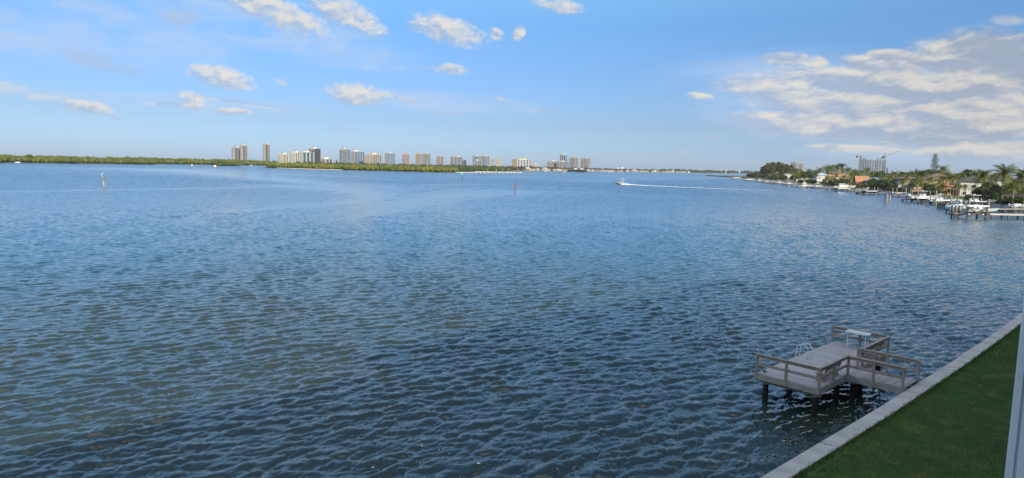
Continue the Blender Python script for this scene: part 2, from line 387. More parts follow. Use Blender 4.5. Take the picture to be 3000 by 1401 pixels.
def sample(p, x, y, rot):
    h, dx, dy, L, n = p
    c, s = math.cos(rot), math.sin(rot)
    u = ((x*c + y*s)/L % 1.0)*n; v = ((-x*s + y*c)/L % 1.0)*n
    i = u.astype(int) % n; j = v.astype(int) % n; fu = u-np.floor(u); fv = v-np.floor(v)
    i1 = (i+1) % n; j1 = (j+1) % n
    o = []
    for a in (h, dx, dy):
        o.append((a[i, j]*(1-fu) + a[i1, j]*fu)*(1-fv) + (a[i, j1]*(1-fu) + a[i1, j1]*fu)*fv)
    return o[0], o[1]*c - o[2]*s, o[1]*s + o[2]*c
def polydist(x, y, pts, stretch=1.0):
    best = np.full(x.shape, 1e9); tt = np.zeros(x.shape)
    for q, (a, b) in enumerate(zip(pts[:-1], pts[1:])):
        ax, ay = a; bx, by = b; L2 = (bx-ax)**2 + (by-ay)**2
        t = np.clip(((x-ax)*(bx-ax) + (y-ay)*(by-ay))/L2, 0, 1)
        dd = np.hypot(x-(ax+t*(bx-ax)), y-(ay+t*(by-ay)))
        k = dd < best; best = np.where(k, dd, best); tt = np.where(k, (q+t)/(len(pts)-1), tt)
    return best, tt
WIND = R(118)
pa = wave_patch(47.0, 1024, 0.40, 9.0, 1.55, 0.24, WIND, 6.0, 3)
pb = wave_patch(13.0, 512, 0.13, 0.9, 0.42, 0.25, WIND, 2.5, 5)
def build_water():
    th = np.radians(np.concatenate([np.linspace(-180, -47, 90)[:-1], np.linspace(-47, 47, 1500), np.linspace(47, 180, 90)[1:-1]]))
    r = [3.0, 6.0, 9.0, 11.5]
    rr = 13.0
    while rr < 420: r.append(rr); rr *= 1.0034
    while rr < 16000: r.append(rr); rr *= 1.016
    r = np.array(r); nr, nt = len(r), len(th)
    x = r[:, None]*np.sin(th)[None, :]; y = r[:, None]*np.cos(th)[None, :]
    rg = np.repeat(r[:, None], nt, 1)
    inside = (np.abs(th) < R(47))[None, :] & (rg > 12)
    ha, xa, ya = sample(pa, x, y, 0.0)
    h2, x2, y2 = sample(pa, x, y, 0.13)
    hb, xb, yb = sample(pb, x, y, 0.35)
    low = 0.9 + np.clip(sample(pa, x/9.0, y/9.0, 1.1)[0]*4, -0.15, 0.15)    # gusts
    # slicks: smoother water left along old wakes and in gust lanes
    calm = np.zeros(x.shape)
    for pts, wd, amp in SLICKS:
        wp = [tuple(sea(*p)[:2]) for p in pts]
        dd, t = polydist(x, y, wp)
        loc = wd*np.maximum(rg, 60)**2/23400.0        # wd: half width seen in photo pixels
        loc = np.maximum(loc, 0.8)
        brk = 0.8 + np.clip(sample(pb, x/24.0, y/60.0, 0.4)[0]*22, -0.6, 0.5)*np.clip((rg-60)/100, 0, 1)
        calm = np.maximum(calm, amp*np.exp(-(dd/(loc*1.15*brk))**2.6))
    low = low*(1-0.6*calm)
    fa = np.clip((380-rg)/230, 0, 1)*inside; fb = np.clip((150-rg)/100, 0, 1)*inside
    wa = 0.72*fa*low
    z = wa*(ha+h2) + fb*hb*low
    ch = 1.06
    X = x + ch*(wa*(xa+x2) + fb*xb); Y = y + ch*(wa*(ya+y2) + fb*yb)
    V = np.stack([X, Y, z], 2).reshape(-1, 3)
    i, j = np.meshgrid(np.arange(nr-1), np.arange(nt), indexing='ij')
    j1 = (j+1) % nt
    Q = np.stack([i*nt+j, i*nt+j1, (i+1)*nt+j1, (i+1)*nt+j], 2).reshape(-1, 4)[:, ::-1]
    me_o = np_mesh('water', V, Q, 'water', None, None, True)
    a = me_o.data.attributes.new('calm', 'FLOAT', 'POINT'); a.data.foreach_set('value', calm.astype(np.float32).ravel())
    tag(me_o, kind='structure')
    return me_o
SLICKS = [
    ([(-60, 562), (150, 560), (300, 557), (500, 554), (700, 550), (850, 545), (1000, 546), (1080, 549)], 2.2, 0.75),
    ([(470, 497), (600, 506), (720, 516), (840, 528), (950, 540), (1040, 556)], 3.5, 1.0),
    ([(850, 545), (1000, 556), (1090, 570), (1100, 582), (1030, 594), (900, 603), (720, 616)], 5.5, 1.0),
    ([(1500, 563), (1400, 568), (1300, 577), (1220, 590), (1150, 606), (1080, 630)], 9.0, 0.95),
    ([(930, 536), (1050, 540), (1180, 552)], 4.0, 0.7), ([(1060, 552), (1090, 565), (1105, 580)], 9.0, 0.75),
    ([(560, 496), (700, 503), (830, 511), (960, 516)], 2.5, 0.7), ([(1000, 640), (1090, 620), (1200, 600)], 12.0, 0.6),
    ([(1450, 520), (1600, 519), (1800, 524)], 2.0, 0.5), ([(1690, 532), (1850, 524), (2040, 519)], 2.5, 0.55), ([(1600, 512), (1800, 514)], 1.5, 0.6),
    ([(1400, 640), (1600, 628), (1900, 640)], 16.0, 0.35), ([(1470, 668), (1500, 667)], 3.0, 0.9),
    ([(2290, 565), (2420, 580), (2560, 600)], 5.0, 0.35), ([(1200, 545), (1400, 540), (1650, 552)], 3.0, 0.5), ([(1520, 570), (1750, 566), (1900, 575)], 5.0, 0.4),
]
def water_mat():
    m = bpy.data.materials.new('water'); m.use_nodes = True
    t = NT(m.node_tree); b = t.n['Principled BSDF']
    geo = t.new('ShaderNodeNewGeometry'); pos = geo.outputs['Position']
    r = t.vmath('LENGTH', t.vmath('MULTIPLY', pos, (1, 1, 0)), out=1)
    calm = t.new('ShaderNodeAttribute'); calm.attribute_name = 'calm'
    mp = t.new('ShaderNodeMapping'); mp.inputs['Rotation'].default_value = (0, 0, -WIND+math.pi/2); t.link(pos, mp.inputs['Vector'])
    flat = t.vmath('MULTIPLY', mp.outputs[0], (0.55, 1.0, 0))
    def slope(scale, det): 
        nn = t.noise(flat, scale, det, 0.55)
        return t.vmath('SUBTRACT', nn.outputs['Color'], (0.5, 0.5, 0.5))
    s1 = t.vmath('SCALE', slope(2.6, 3), t.ramp(r, 60, 350, 0.10, 1.15))
    s2 = t.vmath('SCALE', slope(0.55, 3), t.ramp(r, 120, 420, 0.0, 1.4))
    s3 = t.vmath('SCALE', slope(0.045, 4), t.ramp(r, 200, 800, 0.0, 0.6))
    gust = t.noise(t.vmath('MULTIPLY', pos, (0.55, 1, 0)), 0.016, 4, 0.6)
    gl = t.ramp(gust.outputs['Fac'], 0.36, 0.64, 0.90, 1.08)
    s = t.vmath('ADD', t.vmath('ADD', s1, s2), s3)
    k = t.math('MULTIPLY', t.math('SUBTRACT', 1.0, t.math('MULTIPLY', calm.outputs['Fac'], 0.74)), gl)
    s = t.vmath('SCALE', s, k)
    s = t.vmath('MULTIPLY', s, (1.0, 1.0, 0.0))
    # facets that lean away from the viewer are hidden behind the crests: only those leaning towards him show
    tv = t.vmath('NORMALIZE', t.vmath('MULTIPLY', geo.outputs['Incoming'], (1, 1, 0)))
    dt = t.vmath('DOT_PRODUCT', s, tv, out=1)
    s = t.vmath('ADD', s, t.vmath('SCALE', tv, t.math('MULTIPLY', t.math('SUBTRACT', t.math('ABSOLUTE', dt), dt), t.ramp(r, 60, 250))))
    nrm = t.vmath('NORMALIZE', t.vmath('ADD', geo.outputs['Normal'], s))
    t.link(nrm, b.inputs['Normal'])
    # turbid body colour: olive over the shallow sand, deeper blue away from it
    tone = t.noise(t.vmath('MULTIPLY', pos, (1, 1, 0)), 0.03, 3, 0.5).outputs['Fac']
    c = t.mix(t.ramp(tone, 0.3, 0.7), (0.033, 0.044, 0.032, 1), (0.022, 0.037, 0.034, 1))
    c = t.mix(t.ramp(r, 50, 110), c, (0.018, 0.072, 0.098, 1)); c = t.mix(t.ramp(r, 120, 420), c, (0.005, 0.060, 0.125, 1))
    t.link(c, b.inputs['Base Color'])
    b.inputs['Roughness'].default_value = 0.03; b.inputs['IOR'].default_value = 1.52
    b.inputs['Specular IOR Level'].default_value = 0.5
    MATS['water'] = m
water_mat()
build_water()
# ------------------------------------------------------------------ the near shore: lawn, seawall, building, dock
UA = R(43.4)
uu = Vector((math.cos(UA), math.sin(UA), 0)); vv = Vector((math.sin(UA), -math.cos(UA), 0))
ORG = Vector((12.9, 33.7, 0))
def L2W(u, v, z=0.0): return ORG + uu*u + vv*v + Vector((0, 0, z))
DZ = 1.6; SW0, SW1, SWZ = 5.82, 6.52, 1.42
def frame_obj(o): o.location = ORG; o.rotation_euler = (0, 0, UA - math.pi/2 + math.pi/2)
# local frame of near objects: x along the seawall (u), y towards the water (-v)
def place(o, u=0.0, v=0.0, z=0.0): o.location = L2W(u, v, z); o.rotation_euler = (0, 0, UA)
# seawall: cap in cast lengths with open joints, wall below
sw = empty('seawall', (0, 0, 0), 0, 'weathered grey concrete seawall cap running along the edge of the lawn', 'seawall'); place(sw)
def bend(u):
    """the seawall is not quite straight"""
    return float(np.interp(u, (-60, -11, 0, 12, 22, 31, 71), (-0.5, -0.24, 0.03, 0.16, 0.13, 0.0, -0.6)))
cap = MB(); x = -60.0; rs = random.Random(4)
while x < 70:
    Lc = 6.1; dz = rs.uniform(-0.006, 0.006)
    n = 6
    secs = []
    for q in range(n+1):
        xx = x + 0.006 + (Lc-0.012)*q/n
        k = bend(xx); secs.append([(xx, -SW1-k, SWZ-0.3+dz), (xx, -SW1-k, SWZ-0.015+dz), (xx, -SW1-k+0.02, SWZ+dz), (xx, -SW0-k-0.03, SWZ+dz), (xx, -SW0-k, SWZ-0.03+dz), (xx, -SW0-k, SWZ-0.45+dz)])
    cap.loft(secs, 'seawall', closed=True, cap=True)
    x += Lc
cap.build('cap', sw)
wl = MB(); wl.loft([[(x, -SW1-bend(x)+0.1, -2.0), (x, -SW1-bend(x)+0.1, SWZ-0.31), (x, -SW0-bend(x)-0.12, SWZ-0.31), (x, -SW0-bend(x)-0.12, -2.0)] for x in range(-60, 72)], 'seawall', closed=True, cap=True); wl.build('wall_face', sw)
def crack(u0, pts, wd):
    ck = MB(); k = bend(u0)
    for (a, b) in zip(pts[:-1], pts[1:]):
        ck.beam((u0+a[0], -a[1]-k, SWZ+0.0075), (u0+b[0], -b[1]-k, SWZ+0.0075), wd, 0.003, 'crack')
    ck.build('crack', sw)
crack(-6.2, [(0, SW0+.04), (0.1, SW0+.15), (-.06, SW0+.25), (0.12, SW0+.36), (0.02, SW0+.46), (.16, SW0+.58), (.08, SW1-.03)], 0.022)
crack(9.5, [(0, SW0+.04), (0.05, SW0+.25), (-.04, SW0+.45), (.03, SW1-.03)], 0.02)
crack(20.5, [(0, SW0+.04), (0.05, SW0+.3), (.0, SW1-.03)], 0.02)
# lawn
def lawn_mat():
    m = mat('lawn', (0.050, 0.110, 0.032), (0.085, 0.125, 0.038), 0.5, 0.9, detail=8)
    t = NT(m.node_tree); b = t.n['Principled BSDF']; b.inputs['Specular IOR Level'].default_value = 0.1
    tcn = t.new('ShaderNodeTexCoord')
    n1 = t.noise(tcn.outputs['Object'], 14, 5, 0.75); n2 = t.noise(tcn.outputs['Object'], 1.1, 4, 0.6)
    c0 = b.inputs['Base Color'].links[0].from_socket
    c = t.mix(t.ramp(n1.outputs['Fac'], 0.35, 0.7), c0, (0.03, 0.068, 0.022, 1))
    c = t.mix(t.ramp(n2.outputs['Fac'], 0.46, 0.70, 0, 0.75), c, (0.125, 0.14, 0.045, 1))
    t.link(c, b.inputs['Base Color'])
    bn = t.new('ShaderNodeBump'); bn.inputs['Distance'].default_value = 0.06; bn.inputs['Strength'].default_value = 0.9
    t.link(n1.outputs['Fac'], bn.inputs['Height']); t.link(bn.outputs[0], b.inputs['Normal'])
lawn_mat()
g = MB()
g.add([(-60, -SW1+0.4, 1.36), (71, -SW1+0.4, 1.36), (71, -60, 1.36), (-60, -60, 1.36)], [(3, 2, 1, 0)], 'lawn')
lw = g.build('lawn'); place(lw); tag(lw, kind='structure')
# grass blades on the part of the lawn that is seen
def blades():
    N = 120000
    u = nrng.uniform(-14, 34, N); v = SW1 + 0.2 + nrng.uniform(0.0, 1.0, N)**1.2*9.0
    bd = np.interp(u, (-60, -11, 0, 12, 22, 31, 71), (-0.5, -0.24, 0.03, 0.16, 0.13, 0.0, -0.6))
    k = np.arange(N) % 9 == 0
    v = np.where(k, SW1 + bd - 0.03 + nrng.uniform(0, 1, N)**2*0.25 + 0.03*np.sin(u*3.1) + 0.03*np.sin(u*7.7), v)
    hgt = nrng.uniform(0.03, 0.075, N)*np.where(k, 1.7, 1.0); a = nrng.uniform(0, 2*np.pi, N); wd = 0.012
    lean = nrng.uniform(-0.035, 0.035, (N, 2))
    V = np.zeros((N, 3, 3)); V[:, 0] = np.stack([u-wd*np.cos(a), -v-wd*np.sin(a), np.full(N, 1.355)], 1)
    V[:, 1] = np.stack([u+wd*np.cos(a), -v+wd*np.sin(a), np.full(N, 1.355)], 1)
    V[:, 2] = np.stack([u+lean[:, 0], -v+lean[:, 1], 1.36+hgt], 1)
    pt = 1 + 0.28*np.sin(u*0.9+1.3*np.sin(v*1.1))*np.sin(v*1.4+0.7*np.sin(u*0.6)) + 0.10*np.sin(u*2.7)*np.sin(v*3.3)
    tn = np.repeat((nrng.uniform(0.8, 1.2, N)*pt)[:, None, None], 3, 1)*np.array([1.0, 1.0, 0.9])
    mat('grass_blade', (0.055, 0.12, 0.034), (0.095, 0.135, 0.04), 0.6, 0.8, attr='tint', spec=0.15)
    o = np_mesh('grass', V.reshape(-1, 3), np.arange(N*3).reshape(-1, 3), 'grass_blade', tn.reshape(-1, 3))
    place(o); tag(o, 'short mown green grass between seawall and building', 'grass', kind='stuff')
blades()
# the apartment building the photograph is taken from; its roof line throws the shade on the near water
VB = 16.6
bld = empty('apartment_building', (0, 0, 0), 0, 'grey apartment building wall edge with pale metal trim beside the lawn', 'building'); place(bld)
b = MB()
b.box(-21.5, 40, -34, -VB, 1.3, 15.3, 'wall_cream'); b.box(-64, -21.503, -34, -VB, 1.3, 13.9, 'wall_cream')
b.build('wall', bld)
b = MB(); 
for k, z in enumerate((4.35, 7.35, 10.3, 13.4)): b.box(-64, 40, -VB+0.003, -15.5, z-0.2, z, 'wall_white')
b.build('balcony_slab', bld)
b = MB(); b.box(-22, 41, -34.6, -15.0, 15.303, 15.75, 'wall_white'); b.box(-64.6, -22.003, -34.6, -15.4, 13.903, 14.3, 'wall_white'); b.build('roof', bld)
for fl in range(4):
    for q in range(11):
        b = MB(); x0 = -35 + q*6.6; z0 = 1.5+fl*3.03
        b.box(x0, x0+2.6, -VB+0.004, -VB+0.05, z0, z0+2.2, 'dark_glass'); b.build('window', bld)
# the partition fin beside the camera
cam_u = (Vector((0, 0, 0))-ORG).dot(uu); cam_v = (Vector((0, 0, 0))-ORG).dot(vv)
def fin_edge(px, py, du):
    d_ = ray(px, py); k = du/d_.dot(uu); return cam_v + d_.dot(vv)*k
FU = cam_u + 2.6
fv = fin_edge(2976, 1105, 2.6)
fin = MB(); fin.box(FU, FU+0.2, -VB-0.003, -fv-0.03, 10.303, 13.197, 'balcony_wall'); fin.build('partition_wall', bld)
tr = MB()
tr.box(FU-0.012, FU+0.03, -fv-0.028, -fv+0.0, 10.303, 13.197, 'aluminium')
tr.box(FU-0.022, FU-0.0125, -fv-0.022, -fv-0.006, 10.303, 13.197, 'aluminium')
tr.box(FU-0.03, FU-0.003, -fv-0.058, -fv-0.031, 10.303, 13.197, 'aluminium')
tr.build('edge_trim', bld)

# ---------------- fishing dock
RT = DZ+1.02
LEN, WID, WK0, WK1, WKV = 9.8, 3.15, 3.42, 5.45, SW0+0.10
dk = empty('fishing_dock', (0, 0, 0), 0, 'grey T-shaped wooden dock with railings standing on dark piles by the seawall', 'dock'); place(dk)
b = MB(); bw = 0.14; x = 0.0
x = 0.0; rs = random.Random(8)
while x < LEN-0.02:                                              # boards run across the platform
    wd = min(bw, LEN-x)
    b.box(x+0.009, x+wd, -WID, 0, DZ-0.035, DZ, rs.choice(('composite_deck', 'composite_deck', 'composite_deck_dark'))); x += bw
x = WK0+0.01
while x < WK1-0.02:
    pass; break
y = WID+0.004
b.build('platform_deck', dk)
b = MB()
# gangway boards run across it
y = WID+0.012
while y < WKV-0.03:
    b.box(WK0, WK1, -min(y+0.120, WKV), -y, DZ-0.033, DZ+0.003, rs.choice(('composite_deck', 'composite_deck_dark'))); y += 0.142
b.build('gangway_deck', dk)
fz0, fz1 = DZ-0.33, DZ-0.037
b = MB()
b.box(-0.045, -0.003, -WID, 0.0, fz0, fz1, 'fascia_wood'); b.box(LEN+0.003, LEN+0.045, -WID, 0, fz0, fz1, 'fascia_wood')
b.box(-0.045, LEN+0.045, 0.003, 0.045, fz0, fz1, 'fascia_wood')
b.box(-0.045, WK0-0.03, -WID-0.045, -WID-0.003, fz0, fz1, 'fascia_wood'); b.box(WK1+0.03, LEN+0.045, -WID-0.045, -WID-0.003, fz0, fz1, 'fascia_wood')
b.box(WK0-0.045, WK0-0.003, -WKV, -WID-0.05, fz0, fz1, 'fascia_wood'); b.box(WK1+0.003, WK1+0.045, -WKV, -WID-0.05, fz0, fz1, 'fascia_wood')
b.build('fascia', dk)
b = MB()
for xx in np.arange(0.4, LEN, 0.6): b.box(xx, xx+0.05, -WID+0.02, -0.02, fz0+0.02, fz1-0.002, 'rail_wood')
for xx in (0.35, 3.2, 6.2, 9.3): b.box(xx-0.1, xx+0.1, -WID, -0.01, fz0-0.2, fz0+0.015, 'rail_wood')
for xx in (WK0+0.15, WK0+1.0, WK1-0.2): b.box(xx, xx+0.05, -WKV, -WID, fz0+0.03, fz1-0.004, 'rail_wood')
b.build('joist_frame', dk)
def rail_post(u, v, far=False):
    b = MB(); b.box(-0.055, 0.055, -0.055, 0.055, DZ-0.33 if not far else DZ-0.3, RT-0.045, 'rail_wood')
    o = b.build('rail_post', dk); o.location = (u, -v, 0); return o
def rail(p, q, posts):
    (u0_, v0_), (u1_, v1_) = p, q
    a = Vector((u0_, -v0_, 0)); c = Vector((u1_, -v1_, 0)); dr = (c-a).normalized()
    b = MB(); b.beam(a-dr*0.07+Vector((0, 0, RT-0.02)), c+dr*0.07+Vector((0, 0, RT-0.02)), 0.15, 0.042, 'rail_wood'); b.build('top_rail', dk)
    nrm = Vector((-dr.y, dr.x, 0))*0.0
    b = MB(); b.beam(a+Vector((0, 0, RT-0.115)), c+Vector((0, 0, RT-0.115)), 0.04, 0.14, 'rail_wood'); b.build('upper_rail_board', dk)
    b = MB(); b.beam(a+Vector((0, 0, DZ+0.48)), c+Vector((0, 0, DZ+0.48)), 0.04, 0.14, 'rail_wood'); b.build('lower_rail_board', dk)
    for t in posts: rail_post(u0_+(u1_-u0_)*t, v0_+(v1_-v0_)*t)
e = 0.02
rail((-e, -e), (-e, WID+e), (0, 0.485, 1))
rail((0.14, WID+e), (WK0-0.02, WID+e), (0.5,))
rail((WK0-0.02, WID+0.1), (WK0-0.02, WKV-0.1), (0.0, 0.48, 1))
rail((WK1+0.02, WID-0.15), (WK1+0.02, WKV-0.02), (0.0, 0.5, 1))
rail((WK1+0.14, WID+e), (LEN-0.1, WID+e), (0.02, 0.55, 1))
rail((LEN+e, -e), (LEN+e, WID+e), (0, 0.5))
for (u, v) in ((0.35, 0.35), (0.35, WID-0.25), (WK0-0.1, WID-0.35), (WK0+0.6, WID+0.2), (6.2, WID-0.35), (WK1+0.2, WID+0.0), (3.2, 0.4), (6.2, 0.4), (9.3, 0.35), (9.3, WID-0.3)):
    b = MB(); b.tube([(u, -v, -2.0), (u, -v, 0.25), (u, -v, fz0-0.25)], [0.155, 0.15, 0.14], 'black_pile', 12)
    b.tube([(u, -v, fz0-0.252), (u, -v, fz0+0.1)], [0.142, 0.14], 'piling_pale', 12); b.build('pile', dk)
# benches against the rails
def bench(u0_, u1_, v, label, back=1):
    o = empty('bench', (0, 0, 0), 0, label, 'bench', 'benches on the fishing dock'); place(o, u0_, v, DZ)
    Lb = u1_-u0_
    b = MB(); b.box(0, Lb, 0.06, 0.26, 0.42, 0.46, 'dock_grey'); b.box(0, Lb, 0.27, 0.47, 0.42, 0.46, 'dock_grey'); b.build('seat', o)
    for xx in (0.15, Lb-0.27):
        b = MB(); b.box(xx, xx+0.09, 0.07, 0.16, 0.004, 0.418, 'rail_wood'); b.box(xx, xx+0.09, 0.36, 0.45, 0.004, 0.418, 'rail_wood')
        b.box(xx+0.092, xx+0.13, 0.05, 0.46, 0.30, 0.417, 'rail_wood'); b.beam((xx+0.045, 0.02, 0.45), (xx+0.045, -0.03, 0.9), 0.09, 0.05, 'rail_wood'); b.build('leg', o)
    b = MB(); b.box(0.05, Lb-0.05, -0.02, 0.02, 0.6, 0.74, 'rail_wood'); b.build('backrest', o)
bench(0.95, 3.05, WID-0.12, 'low bench with pale seat inside the dock corner rail nearest the seawall end')
bench(6.9, 9.0, WID-0.12, 'bench with pale seat along the far land side rail behind the gangway')
# swim ladder
ld = empty('swim_ladder', (0, 0, 0), 0, 'stainless steel swim ladder with two looped handrails on the dock edge', 'ladder'); place(ld, 4.47, 0.1, DZ)
for xx in (0.0, 0.5):
    b = MB(); pts = [(xx, -0.62, 0.01), (xx, -0.62, 0.45)]
    for q in range(9):
        a = math.pi*q/8; pts.append((xx, -0.31-0.31*math.cos(a), 0.55+0.27*math.sin(a)))
    pts += [(xx, 0.0, 0.3), (xx, 0.06, 0.0), (xx, 0.075, -1.9)]
    b.tube(pts, 0.022, 'aluminium', 8); b.build('handrail', ld, True)
for z in (-0.35, -0.65, -0.95, -1.25):
    b = MB(); b.box(0.02, 0.48, 0.04, 0.13, z-0.015, z+0.015, 'aluminium'); b.build('rung', ld)
# fish cleaning table
ft = empty('cleaning_table', (0, 0, 0), 0, 'white fish cleaning table on thin metal legs at far end of dock', 'table'); place(ft, 9.43, 1.58, DZ)
b = MB(); n = 10; outl = []
W_, D_, rr_ = 0.30, 0.66, 0.12
for (cx, cy, a0) in ((W_-rr_, D_-rr_, 0), (-W_+rr_, D_-rr_, 90), (-W_+rr_, -D_+rr_, 180), (W_-rr_, -D_+rr_, 270)):
    for q in range(5): a = R(a0+q*22.5); outl.append((cx+rr_*math.cos(a), cy+rr_*math.sin(a)))
b.loft([[(x_, y_, 0.91) for x_, y_ in outl], [(x_*1.02, y_*1.01, 0.93) for x_, y_ in outl], [(x_*1.02, y_*1.01, 0.97) for x_, y_ in outl], [(x_*0.97, y_*0.985, 0.985) for x_, y_ in outl]], 'table_white', closed=True, cap=True)
b.box(-0.28, -0.25, -0.6, 0.6, 0.985, 1.03, 'table_white')
b.build('table_top', ft)
for sx in (-0.2, 0.2):
    for sy in (-0.5, 0.5):
        b = MB(); b.tube([(sx, sy, 0.003), (sx, sy, 0.908)], 0.026, 'aluminium', 8); b.tube([(sx, sy, 0.003), (sx, sy, 0.02)], 0.05, 'aluminium', 8); b.build('leg', ft)
for sy in (-0.5, 0.5): b = MB(); b.tube([(-0.2, sy, 0.12), (0.2, sy, 0.12)], 0.016, 'metal', 6); b.build('brace', ft)
# hose hanging in a coil on the far rail
hs = MB(); pts = []
for q in range(65):
    a = 2*math.pi*q/16; rad = 0.2+0.012*math.sin(q*1.7); pts.append((rad*0.75*math.cos(a), 0.06+0.0015*q, rad*math.sin(a)))
hs.tube(pts, 0.013, 'dock_grey', 6); o = hs.build('garden_hose', None, True); place(o, LEN-0.75, WID-0.02, DZ+0.62)
tag(o, 'coiled grey hose hanging on the far corner of the dock railing', 'hose')
# a small bird at the near corner of the deck
bd = MB()
secs = []
for (x_, z_, ry, rz_) in ((-0.16, 0.075, .004, .004), (-0.10, 0.08, .022, .014), (-0.04, 0.09, .05, .045), (0.02, 0.105, .055, .055), (0.06, 0.13, .038, .04), (0.08, 0.155, .032, .032), (0.105, 0.165, .026, .026), (0.125, 0.16, .01, .01), (0.15, 0.155, .003, .003)):
    secs.append([(x_, ry*math.cos(2*math.pi*k/10), z_+rz_*math.sin(2*math.pi*k/10)) for k in range(10)])
bd.loft(secs, 'outboard_black', closed=True, cap=True)
bd.tube([(0.0, 0.02, 0.06), (0.01, 0.02, 0.004)], 0.006, 'outboard_black', 5); bd.tube([(0.0, -0.02, 0.06), (0.01, -0.02, 0.004)], 0.006, 'outboard_black', 5)
o = bd.build('bird', None, True); place(o, 0.22, 0.30, DZ+0.001); o.rotation_euler = (0, 0, UA+2.2)
tag(o, 'small dark bird standing on the near corner of the dock deck', 'bird')
# specks of foam drifting on the near water
b = MB(); rs = random.Random(12)
for q in range(80):
    cx, cy = rs.gauss(-1.5, 2.6), rs.gauss(24.5, 2.2); k = rs.uniform(0.008, 0.03)*(2.2 if q % 17 == 0 else 1); a0 = rs.uniform(0, 6.3)
    b.add([(cx+k*rs.uniform(.6, 1.6)*math.cos(a0+t), cy+k*rs.uniform(.6, 1.6)*math.sin(a0+t), 0.10) for t in (0, 1.1, 2.2, 3.2, 4.2, 5.3)], [(0, 1, 2, 3, 4, 5)], 'white_paint')
o = b.build('foam_specks'); tag(o, 'small white foam specks drifting on the dark near water', 'foam', kind='stuff')
# a single thin stake off the dock
b = MB(); b.tube([(0, 0, -1.5), (0.03, 0.02, 0.35)], [0.05, 0.04], 'piling_wood', 8); b.tube([(0.03, 0.02, 0.353), (0.03, 0.02, 0.42)], 0.05, 'piling_wood', 8)
p_ = sea(2568, 860); o = b.build('stake'); o.location = p_; tag(o, 'lone short stake standing in the open water beyond the fishing dock', 'stake')
# ------------------------------------------------------------------ foliage builders
def unit_ico(sub):
    import bmesh
    bm = bmesh.new(); bmesh.ops.create_icosphere(bm, subdivisions=sub, radius=1.0)
    V = np.array([v.co[:] for v in bm.verts]); Fq = np.array([[v.index for v in f.verts] for f in bm.faces]); bm.free()
    return V, Fq
ICO2 = unit_ico(2)
def clump_mass(name, cs, matname, kind_label, cat='trees', colr=((0.75, 0.8, 0.7), (1.35, 1.2, 0.9)), leaf=None, seed=1, bare=0.03, parent=None, per=150):
    """a wood seen from afar: every crown is a cloud of leaf-clump facets round an uneven lump. cs: rows of (x, y, ztop, radius, zbase)"""
    rs = np.random.RandomState(seed)
    Vs = []; Ts = []
    Qs = []; o = 0
    for (x, y, zt, rad, zb) in cs:
        c1 = np.array(colr[0]); c2 = np.array(colr[1]); t = rs.rand()
        colc = c1*(1-t) + c2*t
        if rs.rand() < bare: colc = np.array((1.5, 1.05, 0.8))
        h = (zt-zb)
        # inner lump
        lump = ICO2[0]*(1+0.22*rs.randn(len(ICO2[0]), 1)) * np.array([rad*0.68, rad*0.68, h*0.40]) + np.array([x, y, zb+h*0.42])
        Vs.append(lump); Qs.append(ICO2[1]+o); o += len(lump); Ts.append(np.tile(colc*0.8, (len(lump), 1)))
        n = per
        dv = rs.randn(n, 3); dv /= np.linalg.norm(dv, axis=1)[:, None]
        dv[:, 2] = np.abs(dv[:, 2])*1.0 - 0.35
        rr = rs.uniform(0.62, 1.08, (n, 1))
        ctr = np.array([x, y, zb+h*0.5]) + dv*rr*np.array([rad, rad, h*0.5])
        sz = (leaf or rad*0.21)*rs.uniform(0.5, 1.2, (n, 1))
        a = rs.randn(n, 3); a /= np.linalg.norm(a, axis=1)[:, None]
        bb = np.cross(a, dv + 0.6*rs.randn(n, 3)); bb /= np.linalg.norm(bb, axis=1)[:, None]+1e-6
        tri = np.stack([ctr + a*sz, ctr - a*sz*0.5 + bb*sz*0.9, ctr - a*sz*0.5 - bb*sz*0.9], 1).reshape(-1, 3)
        Vs.append(tri); Qs.append(np.arange(3*n).reshape(-1, 3)+o); o += 3*n
        Ts.append(np.repeat(colc*rs.uniform(0.6, 1.4, (n, 1)), 3, 0))
    ob = np_mesh(name, np.concatenate(Vs), np.concatenate(Qs), matname, np.concatenate(Ts), parent, False)
    if kind_label: tag(ob, kind_label, cat, kind='stuff')
    return ob
def wood_rows(front, depth, rows, step, ztop, rad, seed, zvar=0.12, zb=0.2, back=1.0):
    """crown centres in rows behind a shoreline polyline (x, y); depth away from the viewer"""
    rs = random.Random(seed); cs = []
    for (a, c) in zip(front[:-1], front[1:]):
        L = math.hypot(c[0]-a[0], c[1]-a[1]); n = max(1, int(L/step))
        nx, ny = -(c[1]-a[1])/L, (c[0]-a[0])/L
        if nx*a[0]+ny*a[1] < 0: nx, ny = -nx, -ny
        for q in range(n):
            for r_ in range(rows):
                t = (q+rs.random())/n; dep = depth*(r_+rs.random()*0.8)/rows
                hz = ztop*(0.62+0.38*min(1, (dep+2)/(depth*0.35)))*(1+rs.uniform(-zvar, zvar))*(1+(back-1)*dep/depth)
                R_ = rad*rs.uniform(0.7, 1.3)
                cs.append((a[0]+(c[0]-a[0])*t+nx*dep, a[1]+(c[1]-a[1])*t+ny*dep, hz, R_, zb if r_ < 2 else max(zb, hz-2.6*R_)))
    return cs

